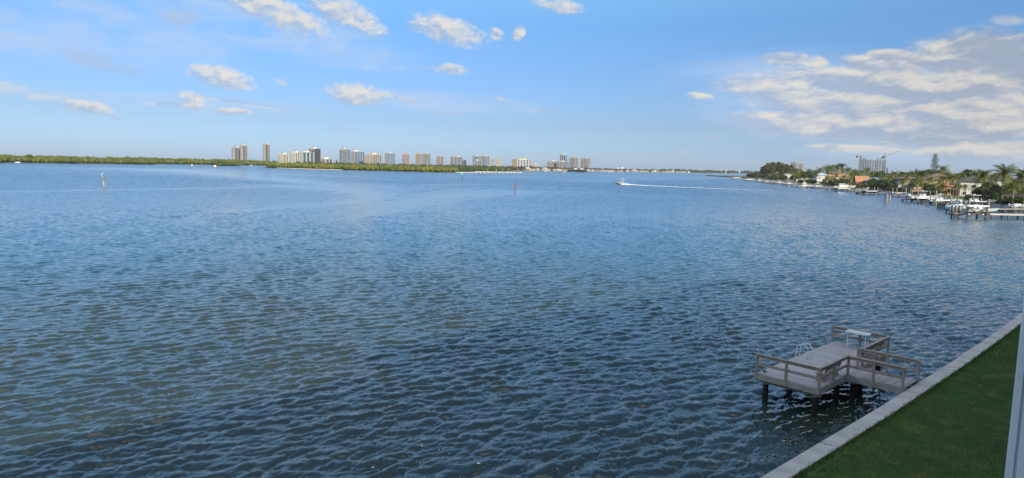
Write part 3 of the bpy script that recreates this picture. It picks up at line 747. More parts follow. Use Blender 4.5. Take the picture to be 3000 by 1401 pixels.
def palm_mesh(seed, h, nf, fl, droop, lean, trunk='trunk', feather=1.0, tr=0.19):
    """returns (trunk MB, crown arrays) with the base at the origin"""
    rs = random.Random(seed)
    b = MB(); pts = []; rads = []
    la = rs.uniform(0, 2*math.pi)
    for q in range(9):
        t = q/8; s_ = lean*h*(t**1.7)
        pts.append((s_*math.cos(la), s_*math.sin(la), h*t - (0.4 if q == 0 else 0))); rads.append(tr*(1.35 if q == 0 else 1.0-0.38*t))
    b.tube(pts, rads, trunk, 7)
    top = Vector(pts[-1]); V = []; Q = []; T = []
    for f in range(nf):
        a = 2.399963*f + rs.uniform(-.25, .25); e0 = math.radians(rs.uniform(-28, 78) if f > 5 else rs.uniform(55, 85))
        L = fl*rs.uniform(0.8, 1.1); ns = 9
        ca, sa = math.cos(a), math.sin(a); p = top.copy(); ang = e0
        tint = rs.uniform(0.75, 1.25); yel = 1.0
        if e0 < math.radians(-8) and rs.random() < 0.4: yel = 1.7
        side = Vector((-sa, ca, 0)); path = []
        for q in range(ns+1):
            path.append((p.copy(), ang)); p = p + Vector((ca*math.cos(ang), sa*math.cos(ang), math.sin(ang)))*L/ns
            ang -= droop*rs.uniform(0.7, 1.3)*(0.5+q/ns)/ns*2
        for q in range(ns):
            (p0, a0), (p1, a1) = path[q], path[q+1]
            lw = L*0.20*feather*(0.55+0.9*math.sin(math.pi*min(1, (q+1.2)/ns*0.85)))
            for sgn in (1, -1):
                for hlf in (0, 1):
                    s0 = p0.lerp(p1, 0.5*hlf); s1 = p0.lerp(p1, 0.5*hlf+0.34)
                    dirf = (p1-p0).normalized()
                    tip = s1 + side*sgn*lw*0.85 + dirf*lw*0.55 + Vector((0, 0, -lw*rs.uniform(0.25, 0.65)))
                    o = len(V); V += [s0, s1, tip]; Q.append((o, o+1, o+2))
                    k = tint*rs.uniform(0.8, 1.2); T += [(k*yel, k*(1+0.25*(yel-1)), k*0.9)]*3
    return b, np.array([v[:] for v in V]), np.array(Q), np.array(T)
PALMS = {}
def make_palm(key, h, name='palm_tree', trunk='trunk', **kw):
    """a palm prototype stays out of the scene until it is placed: its meshes are shared by every copy"""
    b, V, Q, T = palm_mesh(hash_seed(key), h, trunk=trunk, **kw)
    tr = b.build('trunk', None, True); cr = np_mesh('crown', V, Q, 'frond', T)
    PALMS[key] = (h, tr.data, cr.data); bpy.data.objects.remove(tr); bpy.data.objects.remove(cr)
def hash_seed(k): return sum(ord(c)*(i+3) for i, c in enumerate(k))
make_palm('coco1', 10, nf=30, fl=4.4, droop=1.0, lean=0.10)
make_palm('coco2', 10, nf=28, fl=4.7, droop=1.25, lean=0.18)
make_palm('coco3', 10, nf=32, fl=4.1, droop=0.9, lean=0.04)
make_palm('coco4', 7, nf=30, fl=4.2, droop=1.15, lean=0.15)
make_palm('date', 9.5, nf=54, fl=4.7, droop=0.8, lean=0.02, tr=0.34, feather=0.8)
make_palm('date2', 7, nf=50, fl=4.3, droop=0.9, lean=0.03, tr=0.32, feather=0.85)
make_palm('royal', 8, nf=22, fl=3.2, droop=1.0, lean=0.12, trunk='trunk_pale', tr=0.17)
make_palm('royal2', 8, nf=22, fl=3.1, droop=1.1, lean=0.2, trunk='trunk_pale', tr=0.16)
def palm(key, loc, height, label, rz=0.0, group='palms along the shore'):
    """height = up to the top of the fronds"""
    h, tm, cm = PALMS[key]
    s = height/(h+2.6)
    o = empty('palm_tree', loc, rz, label, 'palm tree', group); o.scale = (s, s, s)
    for nm, me in (('trunk', tm), ('crown', cm)):
        c = bpy.data.objects.new(nm, me); col.objects.link(c); c.parent = o
    return o
def tree_data(seed, lumps, nleaf, leaf, matname, trunk_h, crown_col=((0.8, 0.9, 0.8), (1.3, 1.15, 0.9)), tr=0.25, flat=1.0):
    """lumps: list of (x, y, z, rx, rz) in metres"""
    rs = np.random.RandomState(seed); V = []; T = []
    for (x, y, z, rx, rz_) in lumps:
        n = int(nleaf/len(lumps)); dv = rs.randn(n, 3); dv /= np.linalg.norm(dv, axis=1)[:, None]
        rr = rs.uniform(0.45, 1.08, (n, 1)); ctr = np.array([x, y, z]) + dv*rr*np.array([rx, rx, rz_])
        t = rs.rand(); colc = np.array(crown_col[0])*(1-t)+np.array(crown_col[1])*t
        sz = leaf*rs.uniform(0.6, 1.3, (n, 1)); a = rs.randn(n, 3); a[:, 2] *= 0.5; a /= np.linalg.norm(a, axis=1)[:, None]
        bb = np.cross(a, dv+0.5*rs.randn(n, 3)); bb /= np.linalg.norm(bb, axis=1)[:, None]+1e-6
        V.append(np.stack([ctr+a*sz, ctr-a*sz*0.6+bb*sz*0.8, ctr-a*sz*0.6-bb*sz*0.8], 1).reshape(-1, 3))
        T.append(np.repeat(colc*rs.uniform(0.65, 1.3, (n, 1)), 3, 0))
    V = np.concatenate(V); T = np.concatenate(T)
    cr = np_mesh('crown', V, np.arange(len(V)).reshape(-1, 3), matname, T)
    b = MB(); b.tube([(0, 0, -0.4), (0.1, 0, trunk_h*0.5), (0, 0.1, trunk_h)], [tr*1.3, tr, tr*0.7], 'trunk', 7)
    for (x, y, z, rx, rz_) in lumps[:9]: b.tube([(0, 0.1, trunk_h*0.8), (x*0.5, y*0.5, trunk_h*0.5+z*0.5), (x*0.9, y*0.9, z)], [tr*0.6, tr*0.4, tr*0.15], 'trunk', 5)
    t_ = b.build('trunk', None, True); d = (t_.data, cr.data); bpy.data.objects.remove(t_); bpy.data.objects.remove(cr); return d
def lumps_round(seed, n, R_, z0, z1, lr):
    rs = random.Random(seed); o = []
    for q in range(n):
        a = 2.4*q+rs.uniform(-.4, .4); f = math.sqrt((q+0.5)/n); z = z0 + (z1-z0)*(1-f*f*0.75)*rs.uniform(0.8, 1.0)
        o.append((R_*f*math.cos(a), R_*f*math.sin(a), z, lr*rs.uniform(0.75, 1.2), lr*rs.uniform(0.6, 0.9)))
    return o
TREES = {}
TREES['broad1'] = (9.0, 4.5, tree_data(1, lumps_round(1, 16, 3.6, 3.2, 7.6, 1.7), 2600, 0.42, 'leaf', 4.5))
TREES['broad2'] = (8.0, 4.8, tree_data(2, lumps_round(2, 14, 3.8, 2.6, 6.6, 1.8), 2400, 0.45, 'leaf', 4.0, ((0.7, 0.75, 0.8), (1.1, 1.05, 0.9))))
TREES['bush1'] = (3.4, 3.2, tree_data(3, lumps_round(3, 12, 2.4, 0.7, 2.5, 1.1), 1900, 0.34, 'leaf', 0.9, ((0.65, 0.72, 0.7), (1.0, 1.0, 0.85)), 0.12))
TREES['bush2'] = (2.8, 3.0, tree_data(4, lumps_round(4, 10, 2.2, 0.6, 2.0, 1.0), 1700, 0.32, 'leaf', 0.8, ((0.5, 0.55, 0.55), (0.85, 0.9, 0.8)), 0.12))
TREES['yellow'] = (6.5, 3.0, tree_data(8, lumps_round(8, 10, 2.2, 2.5, 5.4, 1.3), 1500, 0.4, 'leaf', 3.0, ((1.8, 1.3, 0.7), (2.6, 1.7, 0.7)), 0.16))
def casu_lumps(seed):
    rs = random.Random(seed); o = []
    for q in range(26):
        t = q/25; z = 3.0 + 12*t; rad = 4.2*(1-t)**0.6 + 0.4; a = q*2.4
        o.append((rad*0.72*math.cos(a)+rs.uniform(-.6, .6), rad*0.72*math.sin(a)+rs.uniform(-.6, .6), z, 1.5*(1.1-0.5*t)*rs.uniform(0.8, 1.3), 1.3*rs.uniform(0.7, 1.2)))
    return o
TREES['casuarina1'] = (16.5, 5.0, tree_data(5, casu_lumps(5), 4600, 0.42, 'casuarina', 12.0, ((0.6, 0.85, 0.8), (1.15, 1.2, 0.85)), 0.3))
TREES['casuarina2'] = (16.5, 5.0, tree_data(6, casu_lumps(9), 4600, 0.42, 'casuarina', 12.0, ((0.7, 0.85, 0.8), (1.3, 1.25, 0.9)), 0.3))
def tree(key, loc, height, label, cat='tree', group=None, rz=None, width=None, name=None):
    H_, W_, (tm, cm) = TREES[key]; s = height/H_; sx = s if width is None else width/(2*W_)
    o = empty(name or ('shrub' if 'bush' in key else 'casuarina_tree' if 'casu' in key else 'broadleaf_tree'), loc, rng.uniform(0, 6.28) if rz is None else rz, label, cat, group)
    o.scale = (sx, sx, s)
    for nm, me in (('trunk', tm), ('crown', cm)):
        c = bpy.data.objects.new(nm, me); col.objects.link(c); c.parent = o
    return o
def norfolk_pine(loc, h, label):
    o = empty('norfolk_pine', loc, 0.3, label, 'pine tree')
    b = MB(); b.tube([(0, 0, -0.3), (0, 0, h*0.5), (0.15, 0, h)], [0.35, 0.24, 0.05], 'trunk', 7); b.build('trunk', o, True)
    rs = np.random.RandomState(21); V = []; T = []
    tiers = 19
    for q in range(tiers):
        t = q/(tiers-1); z = h*(0.18+0.82*t); L = h*(0.125 if t < 0.35 else 0.078 if t < 0.5 else 0.105)*(1 if t < 0.86 else 0.45+0.55*(1-t)/0.14)+0.2
        if q == 4: L *= 0.6
        for k in range(7):
            a = 2*math.pi*k/7 + q*0.5; ca, sa = math.cos(a), math.sin(a)
            LL = L*rs.uniform(0.7, 1.1)
            for m_ in range(22):
                f = rs.uniform(0.12, 1); p = np.array([ca*LL*f, sa*LL*f, z+0.18*h*0.12*f*f*2 + rs.uniform(-.1, .1)])
                sz = 0.42*(1.1-0.4*f)
                e1 = rs.randn(3); e1 /= np.linalg.norm(e1); e2 = np.cross(e1, rs.randn(3)); e2 /= np.linalg.norm(e2)
                V += [p+e1*sz, p-e1*sz*0.6+e2*sz*0.6, p-e1*sz*0.6-e2*sz*0.6]; T += [np.array((0.75, 0.85, 0.95))*rs.uniform(0.6, 1.2)]*3
    V = np.array(V); np_mesh('crown', V, np.arange(len(V)).reshape(-1, 3), 'leaf', np.array(T), o)
    return o
# ------------------------------------------------------------------ the far shores
def z_at(px, py, Y): return at(px, py, Y).z
def ground_sheet(name, pts, z, matname):
    b = MB(); n = len(pts); top = [(x, y, z) for x, y in pts]; bot = [(x, y, -1.5) for x, y in pts]
    b.add(top+bot, [tuple(range(n)) if True else ()] + [(k, k+n, (k+1) % n + n, (k+1) % n) for k in range(n)], matname)
    o = b.build(name); tag(o, kind='structure'); return o
def ccw(pts):
    a = sum(p[0]*q[1]-q[0]*p[1] for p, q in zip(pts, pts[1:]+pts[:1])); return pts if a > 0 else pts[::-1]
S2 = lambda x, y: tuple(sea(x, y)[:2])
# left mangrove shore
mA = [(-1500, 760), (-1050, 850)] + [S2(x, y) for x, y in ((0, 477), (110, 478), (220, 479.5), (330, 480.5), (455, 482.5))]
mA[-1] = (mA[-1][0], mA[-1][1])
mB = [S2(x, y) for x, y in ((430, 480.2), (520, 481.5), (620, 483), (720, 484.5), (830, 486))]
mC = [S2(x, y) for x, y in ((622, 485.5), (660, 486.3), (706, 487))]
mD = [S2(x, y) for x, y in ((772, 491), (800, 492), (900, 495), (1000, 498), (1100, 500.5), (1200, 503), (1290, 505), (1345, 505.5))]
mE = [S2(x, y) for x, y in ((1345, 504.0), (1400, 503.2), (1450, 502.8), (1508, 502.2))]
bar = ccw([(-3200, 700), (-1500, 775), (-1050, 865)] + [(x+3, y+14) for x, y in mA[2:]] + [(x, y+14) for x, y in mB] + [(-160, 1500), (60, 1690), (60, 2050)] + [S2(1600, 501), S2(1900, 504.5), S2(2100, 507.5), S2(2180, 508.5)] + [(3500, 5200), (3500, 9000), (-6000, 9000), (-6000, 800)])
ground_sheet('far_island_ground', bar, 0.6, 'island_soil')
isl = ccw([(x, y+3) for x, y in mD] + [(x, y+4) for x, y in mE] + [(30, 1640), (-60, 1560), (-300, 1330), (-430, 1200)])
ground_sheet('mangrove_island_ground', isl, 0.45, 'island_soil')
sp = [S2(x, y) for x, y in ((810, 492.6), (850, 494.2), (900, 495.7), (1000, 498.6))]
bb_ = ccw(sp + [(x, y+9) for x, y in reversed(sp)]); ground_sheet('beach', bb_, 0.75, 'sand')
sp = [S2(x, y) for x, y in ((1335, 505.8), (1365, 506.0), (1400, 506.0), (1440, 505.7))]
bb_ = ccw(sp + [(x+5, y+22) for x, y in reversed(sp)]); ground_sheet('beach', bb_, 0.8, 'sand')
G1 = ((0.7, 0.8, 0.75), (1.25, 1.1, 0.9))
clump_mass('mangrove_wood', wood_rows(mA, 70, 8, 6.0, 11.8, 4.6, 3, zvar=0.17) , 'mangrove', 'dense green mangrove wood along the left shore of the lagoon', colr=G1, seed=3)
clump_mass('mangrove_wood', wood_rows(mB, 90, 7, 7.5, 12.0, 5.2, 4, back=1.12), 'mangrove', 'lower distant mangrove wood running behind the first point towards the towers', colr=G1, seed=4, per=110)
clump_mass('mangrove_islet', wood_rows(mC, 18, 3, 5.5, 9.0, 4.8, 5, zvar=0.25), 'mangrove', 'small dark mangrove islet in front of the two tall bare towers', colr=((0.5, 0.65, 0.6), (0.8, 0.85, 0.7)), seed=5)
cD = wood_rows(mD, 55, 6, 5.5, 9.0, 4.2, 6, zvar=0.2)
clump_mass('mangrove_island_wood', cD, 'mangrove', 'sunlit yellow green mangrove wood on the low sandy island below the towers', colr=((0.75, 0.85, 0.6), (1.7, 1.35, 0.8)), seed=6, bare=0.1)
clump_mass('shore_wood', wood_rows([(x, y+14) for x, y in mE], 60, 5, 6.0, 8.5, 4.2, 7, zvar=0.2), 'mangrove', 'dark low wood on the tip of the island behind the long pier', colr=((0.4, 0.5, 0.5), (0.7, 0.75, 0.6)), seed=7)
clump_mass('shore_wood', wood_rows([S2(1240, 494.5), S2(1330, 497), S2(1420, 498.5), S2(1500, 499.3), S2(1600, 500.4), S2(1750, 502.5), S2(1900, 504.2), S2(2100, 507)], 90, 4, 14, 10.5, 7.5, 8, zvar=0.35), 'far_trees', 'dark distant treeline along the far shore among pale houses', colr=((0.6, 0.7, 0.7), (1.2, 1.1, 1.0)), seed=8, per=80)
clump_mass('shore_wood', wood_rows([S2(2040, 506.2), S2(2100, 507.0), S2(2200, 508.8), (2600, 4300)], 260, 4, 34, 15, 13, 9, zvar=0.3), 'far_trees', 'faint blue grey treeline at the end of the lagoon below the bridge', colr=((0.6, 0.7, 0.8), (1.0, 1.0, 1.1)), seed=9, per=80)
clump_mass('shore_wood', wood_rows([(-560, 1720), (-350, 1800), (-120, 1950), (120, 2300)], 160, 4, 13, 11.0, 6, 10, zvar=0.3), 'far_trees', 'dark trees at the foot of the apartment towers behind the island', colr=((0.55, 0.7, 0.6), (1.0, 1.0, 0.8)), seed=10, per=70)
c_ = [S2(1667, 503.6), S2(1700, 504.4), S2(1722, 504.6)]
clump_mass('mangrove_islet', wood_rows(c_, 20, 2, 6, 7.0, 5.5, 12), 'far_trees', 'dark low islet in front of the grey far shore towers', colr=((0.4, 0.5, 0.5), (0.6, 0.65, 0.6)), seed=12)
# the leafless brown tree above the left mangroves, and slim palms over the wood
def pale_snag(px, y0, y1, Y, label):
    p = at(px, y0, Y); b = MB(); h = p.z-at(px, y1, Y).z
    b.tube([(0, 0, -3), (0.4, 0, h*0.6), (0.2, 0.3, h)], [0.9, 0.7, 0.3], 'trunk_pale', 6); b.tube([(0.3, 0, h*0.5), (1.8, 0, h*0.85)], [0.4, 0.15], 'trunk_pale', 5)
    o = b.build('dead_tree'); o.location = (p.x, p.y, p.z-h); tag(o, label, 'dead tree', 'bare pale trunks above the mangroves')
pale_snag(548, 463, 473, 1440, 'bare pale trunk above the left mangroves, leftmost of three'); pale_snag(587, 464, 473.5, 1440, 'bare pale trunk above the left mangroves, middle of three'); pale_snag(604, 464.5, 474, 1440, 'bare pale trunk above the left mangroves, rightmost of three')
def far_tree(key, px, ytop, Y, zb, label, w_=None, cat='tree', g=None):
    p = at(px, ytop, Y); return tree(key, (p.x, p.y, zb), p.z-zb, label, cat, g, width=w_)
t = far_tree('broad1', 87, 451, 1010, 4.0, 'brown leafless tree standing above the mangrove wood at far left', 9); 
for px, yt, lab in ((735, 470, 'small palm left of the lone tall tower'), (747, 471, 'small palm just left of the lone tall tower trees'), (799, 469.5, 'slim palm rising right of the lone tall tower'), (806, 470.5, 'short palm beside the slim one right of the lone tall tower')):
    p = at(px, yt, 1500); palm('coco3', (p.x, p.y, 4), p.z-4, lab+', on the far shore', group='far palms by the towers')
p = at(985.5, 467, 1900)
def cypress(p, label):
    o = empty('column_tree', (p.x, p.y, 3), 0, label, 'tree'); h = p.z-3
    b = MB(); b.tube([(0, 0, -1), (0, 0, h*0.8)], [0.5, 0.2], 'trunk', 6); b.build('trunk', o)
    cs = [(rng.uniform(-.5, .5), rng.uniform(-.5, .5), h*(0.25+0.75*q/9), 2.2-0.12*q, h*(0.1+0.7*q/9)-1) for q in range(10)]
    clump_mass('crown', cs, 'far_trees', None, colr=((0.5, 0.6, 0.5), (0.8, 0.9, 0.8)), parent=o, seed=2)
cypress(p, 'thin dark columnar tree standing between two tower groups on far shore')

# apartment towers: glass core, piers and floor slabs
def tower(px0, px1, ytop, Y, style, label, share=0.4, wall='tw_white', wall2=None, glass='dark_glass', pent=None, bays=5, yaw=-34, depth=None, group='apartment towers across the lagoon'):
    pl = at(px0, ytop, Y); pr = at(px1, ytop, Y); H_ = pl.z-0.6; span = pr.x-pl.x
    a = R(yaw); ca, sa = abs(math.cos(a)), abs(math.sin(a))
    # right face width Wd shows Wd*ca, left face depth Dp shows Dp*sa (seen roughly along +y)
    Wd = span*(1-share)/ca; Dp = span*share/sa
    o = empty('apartment_tower', ((pl.x+pr.x)/2, Y, 0.6), a, label, 'apartment tower', group)
    nf = max(4, int(H_/3.05)); fh = H_/nf
    hx, hy = Wd/2, Dp/2; wall2 = wall2 or wall
    # (local -y face looks to the right-front and is sunlit after the yaw, local -x face is the left one)
    b = MB(); b.box(-hx+0.7, hx-0.7, -hy+0.7, hy-0.7, 0, H_-0.3, glass); b.build('glass_core', o)
    b = MB()
    for k in range(1, nf+1): 
        z = k*fh; b.box(-hx+0.15, hx-0.15, -hy+0.15, hy-0.15, z-0.32 if style != 'bands' else z-1.25, z, wall)
    b.build('floor_slab', o); b = MB()
    def piers(n, axis, wd, m, skip=()):
        for q in range(n+1):
            t = -1+2*q/n
            if axis == 'x':
                x = t*(hx-wd/2)
                for y in (-hy, hy): b.box(x-wd/2, x+wd/2, min(y, y*0.9), max(y, y*0.9), 0, H_+0.4, m)
            else:
                y = t*(hy-wd/2)
                for x in (-hx, hx): b.box(min(x, x*0.9), max(x, x*0.9), y-wd/2, y+wd/2, 0, H_+0.405, m)
    if style == 'bands':
        b.box(-hx, hx, -hy-0.003, hy, H_-1.6, H_+0.7, wall)
        for x in (-0.16, 0.06): b.box(hx*(x*2.0)-hx*0.2, hx*(x*2.0)+hx*0.06, -hy-0.9, -hy+1.2, 0, H_+2.5, wall2)
        b.box(hx*-0.25, hx*0.18, -hy-0.2, -hy+1.0, 0, H_+1.0, 'tw_dark'); b.box(-hx-0.2, -hx+1.2, -hy*0.25, hy*0.25, 0, H_+1, wall2)
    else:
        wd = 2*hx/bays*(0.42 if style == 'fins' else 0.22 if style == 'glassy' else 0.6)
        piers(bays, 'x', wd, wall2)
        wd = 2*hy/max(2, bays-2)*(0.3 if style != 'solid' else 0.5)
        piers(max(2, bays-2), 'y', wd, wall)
    b.build('pier_wall', o)
    if style == 'balcony' or style == 'fins':
        n = max(2, bays//2)
        for q in range(n):
            b = MB(); x = -hx + (q+0.5)*2*hx/n; ww = 2*hx/n*0.28
            for k in range(1, nf): b.box(x-ww, x+ww, -hy-1.2, -hy-0.01, k*fh-0.1, k*fh+1.0, wall)
            b.box(x-0.15, x+0.15, -hy-1.1, -hy-0.8, 0, nf*fh-fh, wall); b.build('balcony_stack', o)
    b = MB(); b.box(-hx-0.2, hx+0.2, -hy-0.2, hy+0.2, H_+0.41, H_+1.1, wall); b.build('roof', o)
    b = MB(); rs = random.Random(int(px0))
    pent = pent or (rs.uniform(0.25, 0.4), rs.uniform(0.5, 0.65), 3.5)
    b.box(-hx+2*hx*pent[0], -hx+2*hx*pent[1], -hy*0.5, hy*0.5, H_+1.103, H_+1.1+pent[2], wall2); b.box(-hx+2*hx*(pent[0]+.05), -hx+2*hx*(pent[0]+.15), -hy*0.3, hy*0.1, H_+1.1+pent[2]+0.003, H_+2.6+pent[2], 'tw_dark')
    b.build('penthouse', o)
    return o
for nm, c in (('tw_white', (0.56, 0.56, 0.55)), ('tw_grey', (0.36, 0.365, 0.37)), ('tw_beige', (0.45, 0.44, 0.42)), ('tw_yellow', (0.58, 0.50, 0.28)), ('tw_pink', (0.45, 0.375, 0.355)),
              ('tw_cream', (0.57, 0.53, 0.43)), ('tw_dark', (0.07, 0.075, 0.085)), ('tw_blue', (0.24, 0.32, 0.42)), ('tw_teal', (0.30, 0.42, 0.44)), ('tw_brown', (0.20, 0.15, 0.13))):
    mat(nm, c, tuple(x*0.88 for x in c), 0.08, 0.8)  # yellow tower fronts and blue left sides have sun and shade painted in
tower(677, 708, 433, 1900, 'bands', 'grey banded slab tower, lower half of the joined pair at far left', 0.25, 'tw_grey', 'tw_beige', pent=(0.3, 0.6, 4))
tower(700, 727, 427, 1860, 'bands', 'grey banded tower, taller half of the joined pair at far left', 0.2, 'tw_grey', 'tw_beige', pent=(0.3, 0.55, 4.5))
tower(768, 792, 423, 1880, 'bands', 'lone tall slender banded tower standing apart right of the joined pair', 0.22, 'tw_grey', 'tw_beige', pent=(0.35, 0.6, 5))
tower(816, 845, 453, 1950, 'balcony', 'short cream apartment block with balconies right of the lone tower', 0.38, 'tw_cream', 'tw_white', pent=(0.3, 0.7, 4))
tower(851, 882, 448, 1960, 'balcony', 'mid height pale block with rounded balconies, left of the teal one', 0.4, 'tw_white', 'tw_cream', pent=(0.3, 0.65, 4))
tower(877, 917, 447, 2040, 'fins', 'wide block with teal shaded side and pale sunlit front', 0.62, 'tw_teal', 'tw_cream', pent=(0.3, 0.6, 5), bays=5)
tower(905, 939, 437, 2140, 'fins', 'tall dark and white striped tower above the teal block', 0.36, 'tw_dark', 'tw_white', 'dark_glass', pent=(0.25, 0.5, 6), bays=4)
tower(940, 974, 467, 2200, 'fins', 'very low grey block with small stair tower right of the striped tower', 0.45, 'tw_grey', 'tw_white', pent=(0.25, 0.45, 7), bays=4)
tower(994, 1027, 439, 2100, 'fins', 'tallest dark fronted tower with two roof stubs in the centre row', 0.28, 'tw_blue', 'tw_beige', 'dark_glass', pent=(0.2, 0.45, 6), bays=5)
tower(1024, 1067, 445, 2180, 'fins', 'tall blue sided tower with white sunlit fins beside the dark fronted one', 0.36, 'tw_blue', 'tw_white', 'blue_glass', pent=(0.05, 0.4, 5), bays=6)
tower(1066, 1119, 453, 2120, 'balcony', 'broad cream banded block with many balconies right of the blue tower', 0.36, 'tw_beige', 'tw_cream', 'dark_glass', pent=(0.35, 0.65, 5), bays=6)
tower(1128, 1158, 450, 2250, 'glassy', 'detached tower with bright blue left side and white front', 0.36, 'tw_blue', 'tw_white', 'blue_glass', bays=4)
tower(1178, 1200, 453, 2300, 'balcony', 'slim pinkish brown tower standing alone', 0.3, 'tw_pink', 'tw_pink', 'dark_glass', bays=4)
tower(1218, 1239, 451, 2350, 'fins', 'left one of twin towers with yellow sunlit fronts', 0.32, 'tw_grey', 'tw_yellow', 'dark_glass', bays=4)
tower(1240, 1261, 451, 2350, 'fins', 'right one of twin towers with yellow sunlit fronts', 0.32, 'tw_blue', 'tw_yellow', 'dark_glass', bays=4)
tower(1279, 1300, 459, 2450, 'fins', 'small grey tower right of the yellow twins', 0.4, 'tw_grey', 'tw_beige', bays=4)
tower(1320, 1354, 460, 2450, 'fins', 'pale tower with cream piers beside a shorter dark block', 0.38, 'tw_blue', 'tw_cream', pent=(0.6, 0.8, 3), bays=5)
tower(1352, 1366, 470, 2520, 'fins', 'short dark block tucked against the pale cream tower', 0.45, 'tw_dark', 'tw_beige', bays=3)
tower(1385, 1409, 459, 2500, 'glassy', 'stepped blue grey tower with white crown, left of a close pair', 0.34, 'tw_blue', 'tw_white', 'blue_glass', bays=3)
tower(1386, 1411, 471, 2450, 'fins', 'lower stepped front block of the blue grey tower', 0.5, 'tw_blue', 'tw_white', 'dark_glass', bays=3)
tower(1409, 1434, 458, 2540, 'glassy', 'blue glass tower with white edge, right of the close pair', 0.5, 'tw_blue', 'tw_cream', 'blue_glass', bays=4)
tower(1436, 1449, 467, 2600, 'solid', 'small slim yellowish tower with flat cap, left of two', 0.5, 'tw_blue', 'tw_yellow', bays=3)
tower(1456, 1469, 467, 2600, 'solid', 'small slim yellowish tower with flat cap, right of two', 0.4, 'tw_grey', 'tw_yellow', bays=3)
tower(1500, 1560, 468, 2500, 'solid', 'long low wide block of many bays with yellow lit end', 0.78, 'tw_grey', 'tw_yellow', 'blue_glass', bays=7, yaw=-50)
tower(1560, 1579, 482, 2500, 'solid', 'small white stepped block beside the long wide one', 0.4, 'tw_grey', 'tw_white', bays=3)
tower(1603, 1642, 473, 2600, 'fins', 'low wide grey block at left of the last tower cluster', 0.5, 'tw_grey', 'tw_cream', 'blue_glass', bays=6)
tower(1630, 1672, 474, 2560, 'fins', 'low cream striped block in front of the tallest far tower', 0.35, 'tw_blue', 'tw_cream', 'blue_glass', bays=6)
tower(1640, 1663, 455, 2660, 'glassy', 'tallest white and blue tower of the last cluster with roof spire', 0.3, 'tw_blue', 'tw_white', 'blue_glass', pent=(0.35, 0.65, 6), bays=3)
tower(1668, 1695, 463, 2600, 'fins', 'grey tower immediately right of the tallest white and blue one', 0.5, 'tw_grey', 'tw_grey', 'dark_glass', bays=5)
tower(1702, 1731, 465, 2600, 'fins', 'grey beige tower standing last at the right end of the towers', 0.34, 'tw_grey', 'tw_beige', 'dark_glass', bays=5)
# small pale houses and low blocks along the far shore
def far_house_mesh(seed, wl, rf):
    rs = random.Random(seed); b = MB(); wd, dp, h = rs.uniform(8, 14), 8, rs.choice((3.6, 6.4))
    b.box(-wd/2, wd/2, -dp/2, dp/2, 0, h, wl)
    for q in range(int(wd/3)):
        for fl in range(1 if h < 5 else 2): b.box(-wd/2+0.8+q*3, -wd/2+2.4+q*3, -dp/2-0.05, -dp/2+0.1, 0.9+3*fl, 2.5+3*fl, 'dark_glass')
    r_ = dp/2+0.7; x1 = wd/2+0.7; z1 = h+2.3
    b.add([(-x1, -r_, h), (x1, -r_, h), (x1, r_, h), (-x1, r_, h), (-x1+r_, 0, z1), (x1-r_, 0, z1)], [(0, 1, 5, 4), (1, 2, 5), (2, 3, 4, 5), (3, 0, 4), (3, 2, 1, 0)], rf)
    o = b.build('waterfront_house'); me = o.data; bpy.data.objects.remove(o); return me
FH = [far_house_mesh(q, *m_) for q, m_ in enumerate((('wall_white', 'tw_white'), ('wall_cream', 'roof_tan'), ('wall_white', 'roof_grey'), ('wall_white', 'wall_white'), ('wall_cream', 'roof_brown')))]
rs = random.Random(5); shore = [(1480, 499.2), (1600, 500.8), (1750, 502.8), (1900, 504.7), (2030, 506.4)]
for q in range(46):
    px = 1530 + (2020-1530)*(q+rs.uniform(0.1, 0.9))/46
    for (a, c) in zip(shore[:-1], shore[1:]):
        if a[0] <= px < c[0]: py = a[1]+(c[1]-a[1])*(px-a[0])/(c[0]-a[0])
    p = sea(px, py); p = p + Vector((p.x, p.y, 0)).normalized()*rs.uniform(8, 60)
    o = bpy.data.objects.new('waterfront_house', FH[rs.randrange(5)]); col.objects.link(o); o.location = (p.x, p.y, 0.6); o.rotation_euler = (0, 0, rs.uniform(-.5, .2)-math.atan2(p.x, p.y)*0.5)
    tag(o, 'tiny pale waterfront house among dark trees on the far shore', 'house', 'pale houses on the far shore')
for q, (px, wd, yt) in enumerate(((1809, 10, 493), (1822, 9, 491.5), (1832, 9, 493.5), (1790, 12, 494.5))):
    Y = 2750; p = at(px, yt, Y); k = Y/F; b = MB(); h = p.z-0.6; wm = wd*k
    b.box(-wm/2, wm/2, -8, 8, 0, h, 'wall_white')
    for f_ in range(int(h/3.2)):
        for c_ in range(int(wm/3.4)): b.box(-wm/2+1+c_*3.4, -wm/2+2.8+c_*3.4, -8.06, -7.9, 1+f_*3.2, 2.6+f_*3.2, 'dark_glass')
    b.box(-wm/4, wm/4, -3, 3, h+0.003, h+2, 'wall_white'); o = b.build('apartment_block'); o.location = (p.x, Y, 0.6)
    tag(o, ('white low apartment block on the far shore hill, %s of four' % ('third from left', 'second from right', 'rightmost', 'leftmost')[q]) if q != 0 else 'white low apartment block on the far shore, second from left of four', 'building', 'white low blocks on the far shore')
